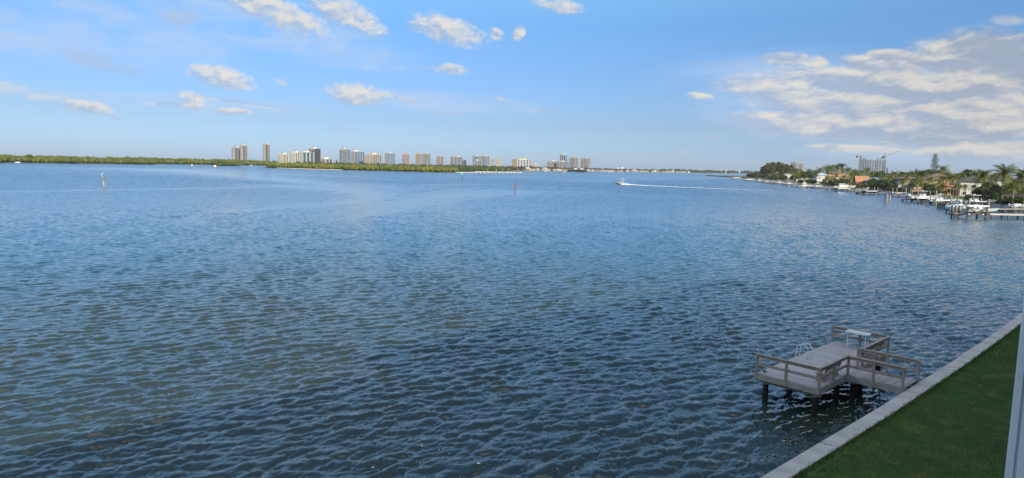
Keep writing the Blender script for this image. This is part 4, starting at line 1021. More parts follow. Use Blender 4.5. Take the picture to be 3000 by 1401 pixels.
# bridge at the end of the lagoon
br = empty('bridge', (0, 0, 0), 0, 'long low arched road bridge at the end of the lagoon', 'bridge'); YB = 3500
b = MB(); secs = []
for q in range(33):
    px = 2000+q*(2330-2000)/32; zt = at(px, 0, YB); t = q/32
    hor_z = 12+ (3.0+13.5*max(0, math.sin(math.pi*(0.02+0.96*t)))-9)
    x = zt.x; secs.append([(x, YB-6, hor_z-1.2), (x, YB-6, hor_z+0.8), (x, YB+6, hor_z+0.8), (x, YB+6, hor_z-1.2)])
b.loft(secs, 'tw_blue', closed=True, cap=True); b.build('deck', br)
for q in range(3, 31, 4):
    s_ = secs[q]; b = MB(); x, zz = s_[0][0], s_[0][2]
    if zz > 6: b.box(x-1.6, x+1.6, YB-4, YB+4, -2, zz-0.003, 'far_concrete'); b.build('pier', br)
# long pier with boats at the sandy tip of the island
pr_ = empty('long_pier', (0, 0, 0), 0, 'long pale concrete pier on many legs beside the island beach', 'pier')
A = sea(1392, 506.6); B_ = sea(1526, 508.2); dr = (B_-A).normalized(); L = (B_-A).length; sdv = Vector((-dr.y, dr.x, 0))
b = MB(); b.beam(A+Vector((0, 0, 1.7)), B_+Vector((0, 0, 1.7)), 5.0, 1.0, 'far_concrete'); b.build('deck', pr_)
for q in range(13):
    b = MB(); c = A+dr*(L*q/12.0); b.obox(c-dr*0.9-sdv*2+Vector((0, 0, -1.5)), dr*1.8, sdv*4, (0, 0, 2.69), 'far_concrete'); b.build('pier_leg', pr_)
for q, (px, lab) in enumerate(((1426, 'leftmost'), (1454, 'second from left'), (1472, 'middle'), (1489, 'second from right'), (1517, 'rightmost'))):
    p = sea(px, 507.2, 2.2); b = MB(); b.tube([(0, 0, 0), (0, 0, 4.5)], 0.22, 'piling_pale', 6); b.box(-0.5, 0.5, -0.25, 0.25, 4.5, 5.0, 'wall_white')
    o = b.build('light_post'); o.location = (p.x, p.y, 2.203); tag(o, 'tiny light post on the long pale pier, %s of five' % lab, 'light post', 'light posts on the long pier')
# signs, markers and mooring posts in the open water
def sign_board(px, py, Y, wd, lab):
    p = sea(px, py); o = empty('warning_sign', (p.x, p.y, 0), 0.0, lab, 'sign', 'white signs in the shallows'); b = MB()
    b.tube([(-wd*0.3, 0, -1), (-wd*0.3, 0, 1.4)], 0.2, 'piling_wood', 6); b.tube([(wd*0.3, 0, -1), (wd*0.3, 0, 1.4)], 0.2, 'piling_wood', 6); b.build('posts', o)
    b = MB(); b.box(-wd/2, wd/2, -0.32, -0.22, 0.9, 0.9+wd*0.72, 'white_paint'); b.box(-wd/2-0.25, wd/2+0.25, -0.21, -0.15, 0.65, 0.9+wd*0.72+0.25, 'red_sign'); b.build('board', o)
sign_board(563, 487, 0, 2.6, 'white red edged sign in the shallows off the left mangroves, the smaller one'); sign_board(630, 491, 0, 3.4, 'white red edged sign in the shallows by the dark islet, the larger one')
p = sea(303, 549); o = empty('channel_post', (p.x, p.y, 0), 0, 'leaning weathered white post with a bird on it in open water at left', 'post')
b = MB(); b.tube([(0.35, 0, -1.5), (0.05, 0, 2.4), (-0.35, 0, 4.6)], [0.3, 0.27, 0.24], 'piling_pale', 8); b.build('post', o)
b = MB(); b.box(-0.35, 0.2, -0.36, -0.27, 2.7, 3.5, 'piling_wood'); b.build('bracket', o)
b = MB(); secs = []
for (x_, z_, rr_) in ((-0.6, -0.1, .03), (-0.4, 0.1, .12), (-0.1, 0.25, .2), (0.15, 0.45, .17), (0.25, 0.72, .1), (0.36, 0.84, .1), (0.48, 0.82, .06), (0.85, 0.7, .02)):
    secs.append([(x_, rr_*math.cos(2*math.pi*k/8), z_+rr_*math.sin(2*math.pi*k/8)) for k in range(8)])
b.loft(secs, 'white_paint', closed=True, cap=True); o = b.build('pelican', None, True); o.location = (p.x-0.35, p.y, 4.85); tag(o, 'pale pelican perched on top of the leaning white post', 'bird')
p = sea(1354, 527); o = empty('channel_marker', (p.x, p.y, 0), 0, 'green daymark on a post in the channel below the island', 'channel marker')
b = MB(); b.tube([(0.3, 0, -1.5), (-0.25, 0, 5.2)], [0.28, 0.24], 'piling_wood', 8); b.build('post', o)
b = MB(); b.box(-0.95, 0.5, -0.4, -0.32, 4.2, 5.8, 'green_sign'); b.build('daymark', o)
p = sea(1509, 559); o = empty('channel_marker', (p.x, p.y, 0), 0, 'red triangular daymark on a dark post in mid channel', 'channel marker')
b = MB(); b.tube([(0, 0, -1.5), (0, 0, 3.0)], [0.2, 0.18], 'piling_wood', 8); b.build('post', o)
for an in (0.35, -1.2):
    b = MB(); c, s_ = math.cos(an), math.sin(an); th = 0.05; wv = 0.72
    f_ = lambda x, z, o_: (c*x - s_*o_, s_*x + c*o_, z)
    b.add([f_(-wv, 2.2, -0.25), f_(wv, 2.2, -0.25), f_(0, 3.6, -0.25), f_(-wv, 2.2, -0.32), f_(wv, 2.2, -0.32), f_(0, 3.6, -0.32)], [(0, 1, 2), (5, 4, 3), (0, 3, 4, 1), (1, 4, 5, 2), (2, 5, 3, 0)], 'red_sign'); b.build('daymark', o)
b = MB(); b.tube([(0, 0, 3.0), (0, 0, 3.7)], 0.12, 'outboard_black', 8); b.build('lantern', o)
# ------------------------------------------------------------------ the right bank
LAND = [(430, 1500), (392, 1120), (378, 1060), (318, 790), (272, 600), (255, 500), (243, 440), (230, 390), (209, 330), (195, 285), (192, 250), (200, 215), (225, 170), (300, 100)]
GZ = 1.3
def land(px, off=0.0, z=GZ):
    """the point of the bank seen at photo column px, off metres behind the seawall line"""
    best = None
    for (a, c) in zip(LAND[:-1], LAND[1:]):
        ax, ay = a; cx, cy = c; L = math.hypot(cx-ax, cy-ay); nx, ny = -(cy-ay)/L, (cx-ax)/L
        if nx < 0: nx, ny = -nx, -ny
        ax += nx*off; ay += ny*off; cx += nx*off; cy += ny*off
        for it in range(2):
            d_ = ray(px, 570); k = d_.x/d_.y
            den = (cx-ax) - k*(cy-ay)
            if abs(den) < 1e-9: continue
            t = (k*ay-ax)/den
            if -0.02 <= t <= 1.02:
                y = ay+(cy-ay)*t; x = ax+(cx-ax)*t
                if best is None or y < best.y: best = Vector((x, y, z))
    return best
def hgt(px, ytop, p): return at(px, ytop, p.y).z - p.z
lp = [(x, y) for x, y in LAND]
gp = ccw(lp + [(900, 60), (1500, 400), (1500, 1700)])
ground_sheet('yard_ground', gp, GZ-0.005, 'yard')
bw_ = empty('bank_seawall', (0, 0, 0), 0, 'grey concrete seawall along the right bank behind the boat lifts', 'seawall')
b = MB()
for (a, c) in zip(LAND[1:-1], LAND[2:]):
    a3 = Vector((a[0], a[1], 0)); c3 = Vector((c[0], c[1], 0)); dr = (c3-a3).normalized(); n_ = Vector((-dr.y, dr.x, 0))
    if n_.x < 0: n_ = -n_
    b.obox(a3-n_*0.35+Vector((0, 0, -1.5)), c3-a3, n_*0.6, (0, 0, GZ+1.6), 'seawall')
b.build('wall', bw_)
# ---- houses
def hip(b, x0, x1, y0, y1, z, hgt_, m, ov=0.8):
    x0 -= ov; x1 += ov; y0 -= ov; y1 += ov; r_ = min(x1-x0, y1-y0)/2
    if (x1-x0) >= (y1-y0): a, c = (x0+r_, (y0+y1)/2, z+hgt_), (x1-r_+0.001, (y0+y1)/2, z+hgt_)
    else: a, c = ((x0+x1)/2, y0+r_, z+hgt_), ((x0+x1)/2, y1-r_+0.001, z+hgt_)
    P_ = [(x0, y0, z), (x1, y0, z), (x1, y1, z), (x0, y1, z), a, c, (x0, y0, z-0.25), (x1, y0, z-0.25), (x1, y1, z-0.25), (x0, y1, z-0.25)]
    if (x1-x0) >= (y1-y0): fs = [(0, 1, 5, 4), (1, 2, 5), (2, 3, 4, 5), (3, 0, 4)]
    else: fs = [(0, 1, 4), (1, 2, 5, 4), (2, 3, 5), (3, 0, 4, 5)]
    b.add(P_, fs+[(6, 7, 1, 0), (7, 8, 2, 1), (8, 9, 3, 2), (9, 6, 0, 3), (9, 8, 7, 6)], m)
def gable(b, x0, x1, y0, y1, z, hgt_, m, wm, ov=0.6):
    """ridge along x"""
    ym = (y0+y1)/2; t = 0.22
    for sg, ya in ((1, y0-ov), (-1, y1+ov)):
        k = hgt_/(ym-y0); ze = z-ov*k
        b.add([(x0-ov, ya, ze), (x1+ov, ya, ze), (x1+ov, ym, z+hgt_), (x0-ov, ym, z+hgt_), (x0-ov, ya, ze-t), (x1+ov, ya, ze-t), (x1+ov, ym, z+hgt_-t), (x0-ov, ym, z+hgt_-t)],
              [(0, 1, 2, 3), (7, 6, 5, 4), (0, 4, 5, 1), (1, 5, 6, 2), (3, 7, 4, 0), (2, 6, 7, 3)], m)
def win(o, x, y, z, ww, hh, face, frame='white_paint', glass='dark_glass'):
    """a window on the wall: face is the outward direction '-y', '-x' or '+x' in the house frame"""
    b = MB(); g_ = MB(); t = 0.09
    def bx(mb, u0_, u1_, z0, z1, d0, d1, m):
        if face == '-y': mb.box(x+u0_, x+u1_, y-d1, y-d0, z0, z1, m)
        elif face == '-x': mb.box(x-d1, x-d0, y+u0_, y+u1_, z0, z1, m)
        else: mb.box(x+d0, x+d1, y+u0_, y+u1_, z0, z1, m)
    bx(b, -ww/2-t, -ww/2, z, z+hh, 0.0, 0.12, frame); bx(b, ww/2, ww/2+t, z, z+hh, 0.0, 0.12, frame)
    bx(b, -ww/2-t, ww/2+t, z-t-.003, z-.003, 0.0, 0.14, frame); bx(b, -ww/2-t, ww/2+t, z+hh+.003, z+hh+t, 0.0, 0.13, frame); bx(b, -0.03, 0.03, z, z+hh, 0.05, 0.1, frame)
    bx(g_, -ww/2, ww/2, z, z+hh, 0.004, 0.04, glass)
    f_ = b.build('window', o); g_.build('pane', f_); return f_
def house(loc, rz, wx, wy, floors, wall, roof, label, rh=2.4, fh=3.2, wings=(), balcony=False, porch=False, roof_type='hip', frames='white_paint', ww=1.3, chim=False):
    """local -x faces the water, local -y faces the camera side"""
    o = empty('house', loc, rz, label, 'house', 'waterfront houses on the right bank')
    h = floors*fh; x0, x1, y0, y1 = -wx/2, wx/2, -wy/2, wy/2
    b = MB(); b.box(x0, x1, y0, y1, -0.3, h, wall); rb = MB()
    if roof_type == 'gable':
        ym = 0
        b.add([(x0, y0, h), (x0, y1, h), (x0, 0, h+rh-0.25), (x1, y0, h), (x1, y1, h), (x1, 0, h+rh-0.25)], [(0, 2, 1), (3, 4, 5)], wall)
        gable(rb, x0, x1, y0, y1, h, rh, roof, wall)
    else: hip(rb, x0, x1, y0, y1, h+0.25, rh, roof)
    for (ax0, ax1, ay0, ay1, nf, rh2, rm) in wings:
        b.box(ax0, ax1, ay0, ay1, -0.3, nf*fh, wall); hip(rb, ax0, ax1, ay0, ay1, nf*fh+0.25, rh2, rm or roof)
    b.build('wall', o); r_ = rb.build('roof', o)
    if chim: 
        b = MB(); b.box(x1-3, x1-2, -0.6, 0.6, h, h+rh+1.6, wall); b.box(x1-3.1, x1-1.9, -0.7, 0.7, h+rh+1.603, h+rh+1.8, roof); b.build('chimney', r_)
    for fl in range(floors):
        n = max(2, int(wy/3.6))
        for q in range(n): win(o, x0, y0+(q+0.5)*wy/n, fl*fh+0.9 if (fl or q % 2) else 0.25, ww, 1.5 if (fl or q % 2) else 2.2, '-x', frames)
        n = max(2, int(wx/4.2))
        for q in range(n): win(o, x0+(q+0.5)*wx/n, y0, fl*fh+0.9, ww, 1.5, '-y', frames)
    if balcony:
        b = MB(); b.box(x0-2.2, x0-0.01, y0+0.5, y1-0.5, fh-0.2, fh, 'wall_white'); 
        for yy in (y0+0.6, 0, y1-0.8): b.box(x0-2.1, x0-1.85, yy, yy+0.25, 0, fh-0.203, 'wall_white')
        b.build('balcony', o); b = MB(); b.box(x0-2.2, x0-2.1, y0+0.5, y1-0.5, fh+0.9, fh+1.0, 'white_paint')
        k = y0+0.6
        while k < y1-0.6: b.box(x0-2.18, x0-2.12, k, k+0.06, fh, fh+0.897, 'white_paint'); k += 0.5
        b.build('balcony_rail', o)
    if porch:
        b = MB(); hip(b, x0-4.5, x0-0.9, y0+0.6, y1-0.6, fh-0.4, 1.1, roof); b.build('porch_roof', o)
        for k in range(4):
            b = MB(); yy = y0+0.9+(wy-2.2)*k/3; b.box(x0-4.4, x0-4.1, yy, yy+0.3, -0.2, fh-0.66, 'wall_white' if frames == 'white_paint' else frames); b.build('porch_post', o)
    return o
def hs_at(px, off, rz, *a, **k):
    p = land(px, off); return house(p, rz, *a, **k)
hs_at(2272, 26, -0.32, 16, 19, 1, 'wall_tan', 'roof_brown', 'brown hip roofed house in front of the dark casuarina clump', rh=5.0, fh=6.0, wings=((-12, -5, -12, 0, 1, 2.2, None),))
hs_at(2306, 22, -0.30, 12, 15, 2, 'wall_white', 'roof_grey', 'white flat fronted modern house right of the brown hip roof', rh=0.9, balcony=True, fh=4.2)
hs_at(2345, 34, -0.25, 14, 18, 2, 'wall_cream', 'roof_brown', 'cream house half hidden by trees behind the outrigger boat', rh=2.2)
hs_at(2402, 22, -0.22, 11, 14, 2, 'wall_white', 'roof_metal', 'white two storey house with balconies and pale metal roof', rh=2.3, balcony=True, fh=4.2)
hs_at(2455, 30, -0.24, 18, 24, 2, 'wall_cream', 'roof_tan', 'wide cream house with tan hip roofs among the tall palms', rh=4.0, wings=((-13, -6, -12, -3, 2, 2.0, None), (-12.5, -6, 3, 12, 1, 2.0, None)), fh=3.9)
hs_at(2521, 17, -0.30, 9, 9, 1, 'wall_orange', 'roof_orange', 'small house with glowing orange gable roof behind dark hulled boat', rh=4.0, roof_type='gable', fh=5.0)
hs_at(2533, 42, -0.30, 13, 14, 2, 'wall_orange', 'roof_orange', 'orange walled house behind the orange gable roof', rh=2.0)
hs_at(2562, 26, -0.26, 16, 17, 1, 'wall_grey', 'roof_metal', 'low grey house with pale blue metal roof', rh=2.8, fh=5.5)
hs_at(2597, 38, -0.26, 14, 16, 2, 'wall_cream', 'roof_tan', 'beige roofed house behind palms right of the metal roof', rh=1.8)
hs_at(2652, 20, -0.30, 14, 20, 2, 'wall_grey', 'roof_brown', 'grey two storey house with many tall windows behind the empty lift', rh=2.3, frames='white_paint', ww=1.6, fh=3.8)
hs_at(2738, 34, -0.34, 20, 26, 2, 'wall_tan', 'roof_brown', 'largest tan house with broad brown tile roof', rh=4.4, wings=((-15, -7, -14, -4, 1, 2.2, None),), chim=True, fh=3.9)
hs_at(2769, 16, -0.40, 10, 12, 1, 'wall_orange', 'roof_orange', 'orange roofed open pavilion with dark posts beside the white palms', rh=3.6, porch=True, frames='tw_dark', fh=5.0)
hs_at(2845, 28, -0.45, 13, 17, 2, 'wall_white', 'roof_dark', 'white two storey house with dark roof behind the white trunked palms', rh=3.2, frames='tw_dark', porch=True, fh=3.9)
hs_at(2908, 40, -0.50, 15, 18, 2, 'wall_white', 'roof_dark', 'white house with dark roof hidden behind the big date palm', rh=3.5, fh=4.4)
hs_at(2972, 16, -0.65, 9, 11, 1, 'wall_cream', 'roof_dark', 'low garden house with dark sloping roof at far right edge', rh=2.0, fh=2.6)
hs_at(2995, 46, -0.65, 14, 16, 2, 'wall_cream', 'roof_tan', 'cream house with tan roof partly out of frame behind right palms', rh=2.2)

# ---- trees
G_B = 'broadleaf trees on the right bank'
for q, (px, off, yt, lab) in enumerate(((2232, 30, 485, 'lowest casuarina at the left edge of the dark clump'), (2245, 34, 476, 'casuarina second from left in the dark clump'), (2262, 30, 473, 'tallest casuarina in the middle of the clump'),
        (2280, 36, 474, 'casuarina right of the tallest in the clump'), (2297, 34, 479, 'olive casuarina near the right side of the clump'), (2312, 38, 482, 'casuarina at the right end of the clump before the condos'), (2252, 46, 474, 'casuarina rising behind the others in the dark clump'), (2288, 52, 477, 'casuarina at the back right of the clump'))):
    p = land(px, off); tree('casuarina%d' % (q % 2+1), p, hgt(px, yt, p), lab, 'tree', 'casuarina clump on the point', width=17+q % 3)
for q, (key, px, off, yt, wd, lab) in enumerate((
    ('bush2', 2196, 3, 505, 16, 'dark green shrub at the tip of the point beside the first boats'), ('broad2', 2208, 8, 503, 14, 'low dark tree at the tip of the point'), ('bush1', 2222, 4, 507, 14, 'round shrub left of the brown roofed house'),
    ('broad2', 2246, 6, 508, 12, 'dark tree in front of the brown roofed house'), ('bush2', 2262, 5, 513, 14, 'dark shrub row piece below the brown hip roof'), ('bush1', 2284, 6, 514, 12, 'shrub under the right end of the brown roof'),
    ('broad1', 2336, 14, 505, 12, 'green tree above the outrigger boat'), ('yellow', 2341, 26, 494, 9, 'yellow green tree in front of the two distant condos'), ('broad1', 2352, 20, 500, 13, 'bright green tree right of the distant condos'), ('broad2', 2364, 24, 499, 14, 'dark green round tree left of the white balcony house'),
    ('broad1', 2376, 36, 496, 15, 'mid green tree behind the white balcony house'), ('broad1', 2388, 44, 497, 14, 'tree crown above the pale metal roof of the balcony house'), ('bush2', 2372, 6, 524, 14, 'dark shrub by the seawall left of the balcony house'), ('bush2', 2352, 5, 524, 12, 'dark shrub behind the outrigger boat'),
    ('broad2', 2478, 8, 522, 9, 'brown green bush in front of the tan hip roofs'), ('bush2', 2432, 5, 532, 10, 'dark shrub below palms left of the big cream cruiser'), ('bush2', 2450, 4, 534, 10, 'dark shrub behind the stern of the big cream cruiser'), ('bush2', 2500, 5, 536, 10, 'dark shrub behind the bow of the big cream cruiser'),
    ('bush2', 2550, 5, 538, 12, 'dark shrub behind the dark hulled boat'), ('bush2', 2572, 6, 536, 12, 'dark shrub right of the dark hulled boat tower'), ('broad2', 2556, 12, 520, 10, 'dark tree in front of the pale blue metal roof'), ('broad2', 2585, 9, 524, 11, 'dark tree left of the grey many windowed house'),
    ('broad1', 2500, 60, 497, 13, 'tree behind the tan hip roofs, right of the tall palms'), ('broad1', 2560, 70, 499, 14, 'green tree below the unfinished tower'), ('broad2', 2577, 64, 498, 14, 'green tree under the right crane'), ('broad1', 2612, 60, 502, 14, 'dark tree crown behind bright palms right of the crane'),
    ('broad2', 2640, 66, 501, 16, 'long dark tree crown behind the grey many windowed house'), ('broad1', 2665, 70, 499, 15, 'tree crown left of the norfolk pine'), ('broad2', 2690, 72, 497, 16, 'dark tree under the norfolk pine, left side'), ('broad2', 2712, 76, 493, 16, 'wide dark tree at the foot of the norfolk pine'), ('broad1', 2748, 76, 495, 14, 'tree behind the ridge of the largest brown roof'),
    ('yellow', 2683, 14, 515, 8, 'golden yellow shrub tree beside the largest tan house'), ('bush2', 2690, 4, 562, 9, 'clipped dark shrub behind the white centre console boat'), ('bush1', 2735, 6, 548, 9, 'green shrub left of the orange pavilion'), ('bush2', 2660, 4, 560, 8, 'dark shrub behind the empty lift'), ('bush2', 2750, 5, 556, 8, 'dark shrub in front of the pavilion posts'),
    ('broad2', 2840, 80, 494, 26, 'big dome shaped dark tree behind the white dark roofed house'), ('broad1', 2795, 60, 505, 16, 'green tree left of the dome shaped tree'), ('broad1', 2868, 34, 502, 12, 'yellowish green tree right of the white house roof'), ('broad2', 2890, 12, 535, 10, 'dark bushy tree between white house and date palm'),
    ('broad2', 2912, 10, 540, 11, 'dark bushy tree left of the big date palm trunk'), ('bush2', 2902, 3, 568, 10, 'dark seawall shrub left of the big date palm'), ('bush1', 2858, 4, 566, 9, 'light green low shrub in front of the white house'), ('bush2', 2945, 3, 580, 9, 'dark clipped hedge shrub just right of the date palm'),
    ('bush2', 2968, 3, 578, 9, 'dark clipped hedge shrub under the garden house roof'), ('bush2', 2990, 3, 577, 9, 'dark clipped hedge shrub at the right frame edge'), ('broad2', 2925, 60, 503, 16, 'dark tree behind the big date palm'), ('broad2', 2998, 30, 530, 10, 'leafy tree at the right frame edge behind palms'), ('bush2', 2926, 2, 582, 8, 'dark seawall shrub below the big date palm'),
    ('casuarina1', 2238, 26, 481, 17, 'casuarina at the front left of the dark clump'), ('casuarina2', 2271, 40, 473, 18, 'casuarina filling the top of the dark clump'), ('casuarina1', 2305, 30, 484, 16, 'casuarina at the front right of the clump'), ('casuarina2', 2256, 24, 484, 16, 'casuarina low at the front of the clump'), ('casuarina2', 2290, 28, 481, 17, 'casuarina in front of the right half of the clump'),
    ('broad2', 2292, 9, 511, 11, 'dark tree at the right end of the brown hip roof'), ('broad1', 2328, 9, 508, 12, 'green tree right of the white modern house front'), ('broad2', 2465, 6, 524, 9, 'dark bushy tree behind the cabin of the cream cruiser'), ('broad1', 2440, 7, 521, 9, 'green bushy tree left of the cream cruiser'), ('broad2', 2600, 7, 528, 9, 'dark bushy tree behind the loose mooring posts'), 
    ('broad2', 2728, 6, 537, 8, 'green bushy tree left of the pavilion posts'), ('broad2', 2900, 14, 530, 10, 'tall dark bushy tree left of the biggest date palm'),
    ('bush2', 2624, 5, 548, 10, 'dark shrub left of the grey many windowed house'), ('bush2', 2606, 4, 548, 9, 'dark shrub by the loose mooring posts'), ('bush1', 2410, 5, 530, 8, 'shrub in front of the white balcony house'), ('bush2', 2318, 5, 522, 9, 'dark shrub below the white modern house'), ('bush2', 2876, 5, 572, 9, 'dark shrub behind the dark hulled console boat'))):
    p = land(px, off)
    tree(key, p, hgt(px, yt, p), lab, 'shrub' if 'bush' in key else 'tree', 'shrubs along the right bank' if 'bush' in key else 'casuarina clump on the point' if 'casu' in key else G_B, width=wd)
p = land(2730, 66); norfolk_pine(p, hgt(2730, 455, p), 'tall slender norfolk pine standing above every other tree on the bank')
for q, (key, px, off, yt, lab) in enumerate((
    ('coco1', 2318, 12, 491, 'coconut palm in front of the white modern house'), ('coco3', 2331, 16, 493, 'coconut palm right of the white modern house'), ('coco2', 2324, 6, 500, 'shorter coconut palm by the two white posts'),
    ('coco2', 2394, 30, 490, 'coconut palm at the left end of the tall palm row'), ('coco1', 2412, 26, 485, 'coconut palm above the white balcony house'), ('coco3', 2426, 24, 481, 'bushy coconut palm second highest of the tall row'), ('coco2', 2438, 28, 487, 'coconut palm in the middle of the tall row'), ('coco1', 2449, 26, 480, 'coconut palm in the tall row left of its highest palm'),
    ('coco3', 2459, 24, 477, 'highest coconut palm of the tall row'), ('coco2', 2470, 18, 489, 'leaning coconut palm in front of the tan hip roof'), ('coco1', 2495, 40, 494, 'coconut palm right of the tan hip roofs'), ('coco4', 2504, 16, 500, 'yellowing coconut palm beside the orange gable'),
    ('coco4', 2436, 5, 516, 'low coconut palm left of the big cream cruiser'), ('coco4', 2462, 5, 518, 'low coconut palm behind the cabin of the big cream cruiser'), ('coco2', 2528, 46, 490, 'coconut palm in front of the unfinished tower'), ('coco4', 2598, 8, 514, 'sunlit coconut palm behind the loose mooring posts'), ('coco1', 2588, 30, 505, 'coconut palm left of the sunlit bright ones'),
    ('coco3', 2617, 30, 500, 'bright sunlit coconut palm, taller of a pair'), ('coco2', 2630, 26, 507, 'bright sunlit coconut palm, shorter of a pair'), ('coco3', 2673, 24, 499, 'tall yellow green palm left of the largest brown roof'), ('coco2', 2657, 16, 512, 'coconut palm before the grey many windowed house'), ('coco4', 2697, 8, 517, 'dark coconut palm in front of the largest tan house'),
    ('coco2', 2720, 9, 516, 'coconut palm before the middle of the largest brown roof'), ('coco4', 2706, 5, 530, 'low dark coconut palm by the white centre console boat'), ('coco1', 2752, 7, 513, 'coconut palm with pale trunk left of the orange pavilion'), ('coco2', 2765, 60, 483, 'tall palm with open fronds above the largest brown roof'), ('coco1', 2784, 8, 510, 'thin tall palm in front of the orange pavilion'),
    ('coco3', 2772, 40, 503, 'palm behind the orange pavilion roof'), ('coco2', 2803, 36, 506, 'palm left of the white dark roofed house'),
    ('royal', 2800, 5, 536, 'white trunked palm, leftmost of the cluster before the white house'), ('royal2', 2808, 7, 538, 'white trunked palm leaning left in the cluster'), ('royal', 2817, 5, 537, 'white trunked palm in the middle of the cluster'), ('royal2', 2827, 8, 537, 'white trunked palm leaning right in the cluster'), ('royal', 2842, 6, 538, 'white trunked palm, rightmost of the cluster'),
    ('date', 2874, 16, 500, 'broad dark date palm right of the white house'), ('date', 2936, 6, 486, 'biggest date palm with thick trunk near the right edge'), ('date2', 2953, 4, 534, 'short date palm below the biggest one'), ('date', 2985, 14, 499, 'date palm at the right frame edge'), ('coco4', 2993, 5, 538, 'low palm at the right frame edge'), ('coco1', 2860, 50, 499, 'palm right of the dome shaped dark tree'),
    ('coco4', 2275, 5, 508, 'low palm in front of the brown hip roof, right side'), ('coco3', 2250, 5, 507, 'yellowish low palm in front of the brown hip roof, left side'), ('coco1', 2383, 14, 503, 'palm left of the white balcony house'), ('coco4', 2419, 5, 513, 'low palm right of the white balcony house front'), ('coco3', 2447, 9, 508, 'palm with trunk crossing the tan hip roofed walls'),
    ('coco2', 2475, 8, 512, 'palm crossing the right end of the tan hip roofs'), ('coco4', 2490, 5, 522, 'low brownish palm above the bow of the big cream cruiser'), ('coco1', 2512, 30, 497, 'golden palm beside the orange gable roof'), ('coco2', 2578, 12, 512, 'dark palm in front of the beige roof'), ('coco4', 2566, 6, 524, 'low dark palm right of the orange gable'),
    ('coco2', 2608, 12, 511, 'green palm left of the grey many windowed house'), ('coco4', 2682, 5, 526, 'low golden palm at the left end of the largest tan house'), ('coco4', 2757, 4, 532, 'low dark palm in front of the orange pavilion posts'),
    ('coco3', 2792, 16, 511, 'palm at the right side of the orange pavilion'), ('coco4', 2885, 6, 530, 'low palm right of the broad dark date palm'), ('coco3', 2905, 24, 508, 'palm before the roof left of the biggest date palm'), ('date2', 2968, 9, 524, 'date palm between the two right edge palms'), ('coco2', 2912, 5, 548, 'low leaning palm left of the biggest date palm trunk'),
    ('coco1', 2545, 40, 503, 'palm below the unfinished tower beside the metal roof'), ('coco4', 2642, 6, 526, 'low palm left of the tall windows'), ('coco3', 2366, 40, 494, 'palm above the trees left of the tall palm row'))):
    p = land(px, off); palm(key, p, hgt(px, yt, p), lab, rz=q*1.3)
far_rows = [(470, 1010), (420, 800), (375, 610), (350, 500), (325, 400), (300, 330), (275, 275), (290, 220)]
clump_mass('background_wood', wood_rows(far_rows, 60, 4, 7.0, 8.8, 4.2, 31, zvar=0.2), 'leaf', 'unbroken green tree mass behind the houses of the right bank', colr=((0.7, 0.75, 0.7), (1.35, 1.2, 0.9)), seed=31, per=140, leaf=0.75)

# ---- boats
def hull(L, Bm, H, m, m2='bottom_paint', m3='gelcoat'):
    """stern at x=0, bow at x=L; keel line at z=0"""
    b = MB(); secs = []; N = 14
    for q in range(N+1):
        s = q/N; f = max(0, (s-0.42)/0.58); hb = Bm/2*(1-f**2.3)*(0.92+0.08*min(1, s*4)); hb = max(hb, 0.015)
        sh = H*(0.80+0.30*s*s); kz = 0.55*H*max(0, (s-0.68)/0.32)**2.0; cz = 0.30*H+0.5*H*max(0, s-0.35)**1.5; cz = max(cz, kz+0.01)
        xs = L*s*0.93; xk = xs; xb = L*s
        ch = hb*(0.86-0.35*f)
        secs.append(((xk, 0, kz), (xk*0.98+xb*0.02, ch, cz), ((xk+xb)/2, (ch+hb)/2*1.02, (cz+sh)/2), (xb, hb, sh), (xb, hb*0.93, sh+0.03), (xb-0.02, max(hb-0.28, 0.005), sh+0.02)))
    bot = [[(p[0][0], p[0][1], p[0][2]), p[1]] for p in secs]; top = [[p[1], p[2], p[3]] for p in secs]; cap_ = [[p[3], p[4], p[5]] for p in secs]
    mir = lambda ss: [[(x, -y, z) for (x, y, z) in c][::-1] for c in ss]
    for ss, mm in ((bot, m2), (top, m), (cap_, m3)): b.loft(ss, mm); b.loft(mir(ss), mm)
    s0 = secs[0]; tr = [s0[0], s0[1], s0[2], s0[3]] + [(x, -y, z) for (x, y, z) in (s0[3], s0[2], s0[1])]
    b.add(tr, [tuple(range(len(tr)))], m)
    return b, secs
def deck_strip(secs, dz, m, i0=0, i1=None, inset=0.2):
    b = MB(); c = []
    for p in secs[i0:i1]:
        y = max(p[3][1]-inset, 0.004); c.append([(p[3][0]-0.03, y, p[3][2]+dz), (p[3][0]-0.03, 0, p[3][2]+dz+0.05), (p[3][0]-0.03, -y, p[3][2]+dz)])
    b.loft(c, m); return b
def outboard(o, x, y, z, s=1.0, m='gelcoat'):
    b = MB(); prof = [(-0.55, 0.16, 0.55), (-0.62, 0.24, 0.75), (-0.55, 0.27, 1.0), (-0.35, 0.25, 1.2), (0.0, 0.2, 1.22), (0.1, 0.12, 1.0)]
    secs = [[(px_*s, -w_*s, 0.5*s), (px_*s, -w_*s, zz*s*0.9), (px_*s, 0, zz*s), (px_*s, w_*s, zz*s*0.9), (px_*s, w_*s, 0.5*s)] for px_, w_, zz in prof]
    b.loft(secs, m, closed=True, cap=True); b.box(-0.35*s, -0.12*s, -0.08*s, 0.08*s, -0.55*s, 0.5*s, m); b.box(-0.6*s, 0, -0.09*s, 0.09*s, -0.2*s, -0.16*s, m)
    b.tube([(-0.55*s, 0, -0.42*s), (-0.1*s, 0, -0.42*s)], 0.09*s, m, 8); b.box(-0.13*s, 0.12*s, -0.14*s, 0.14*s, 0.1*s, 0.45*s, 'outboard_black')
    e_ = b.build('outboard_motor', o); e_.location = (x, y, z); return e_
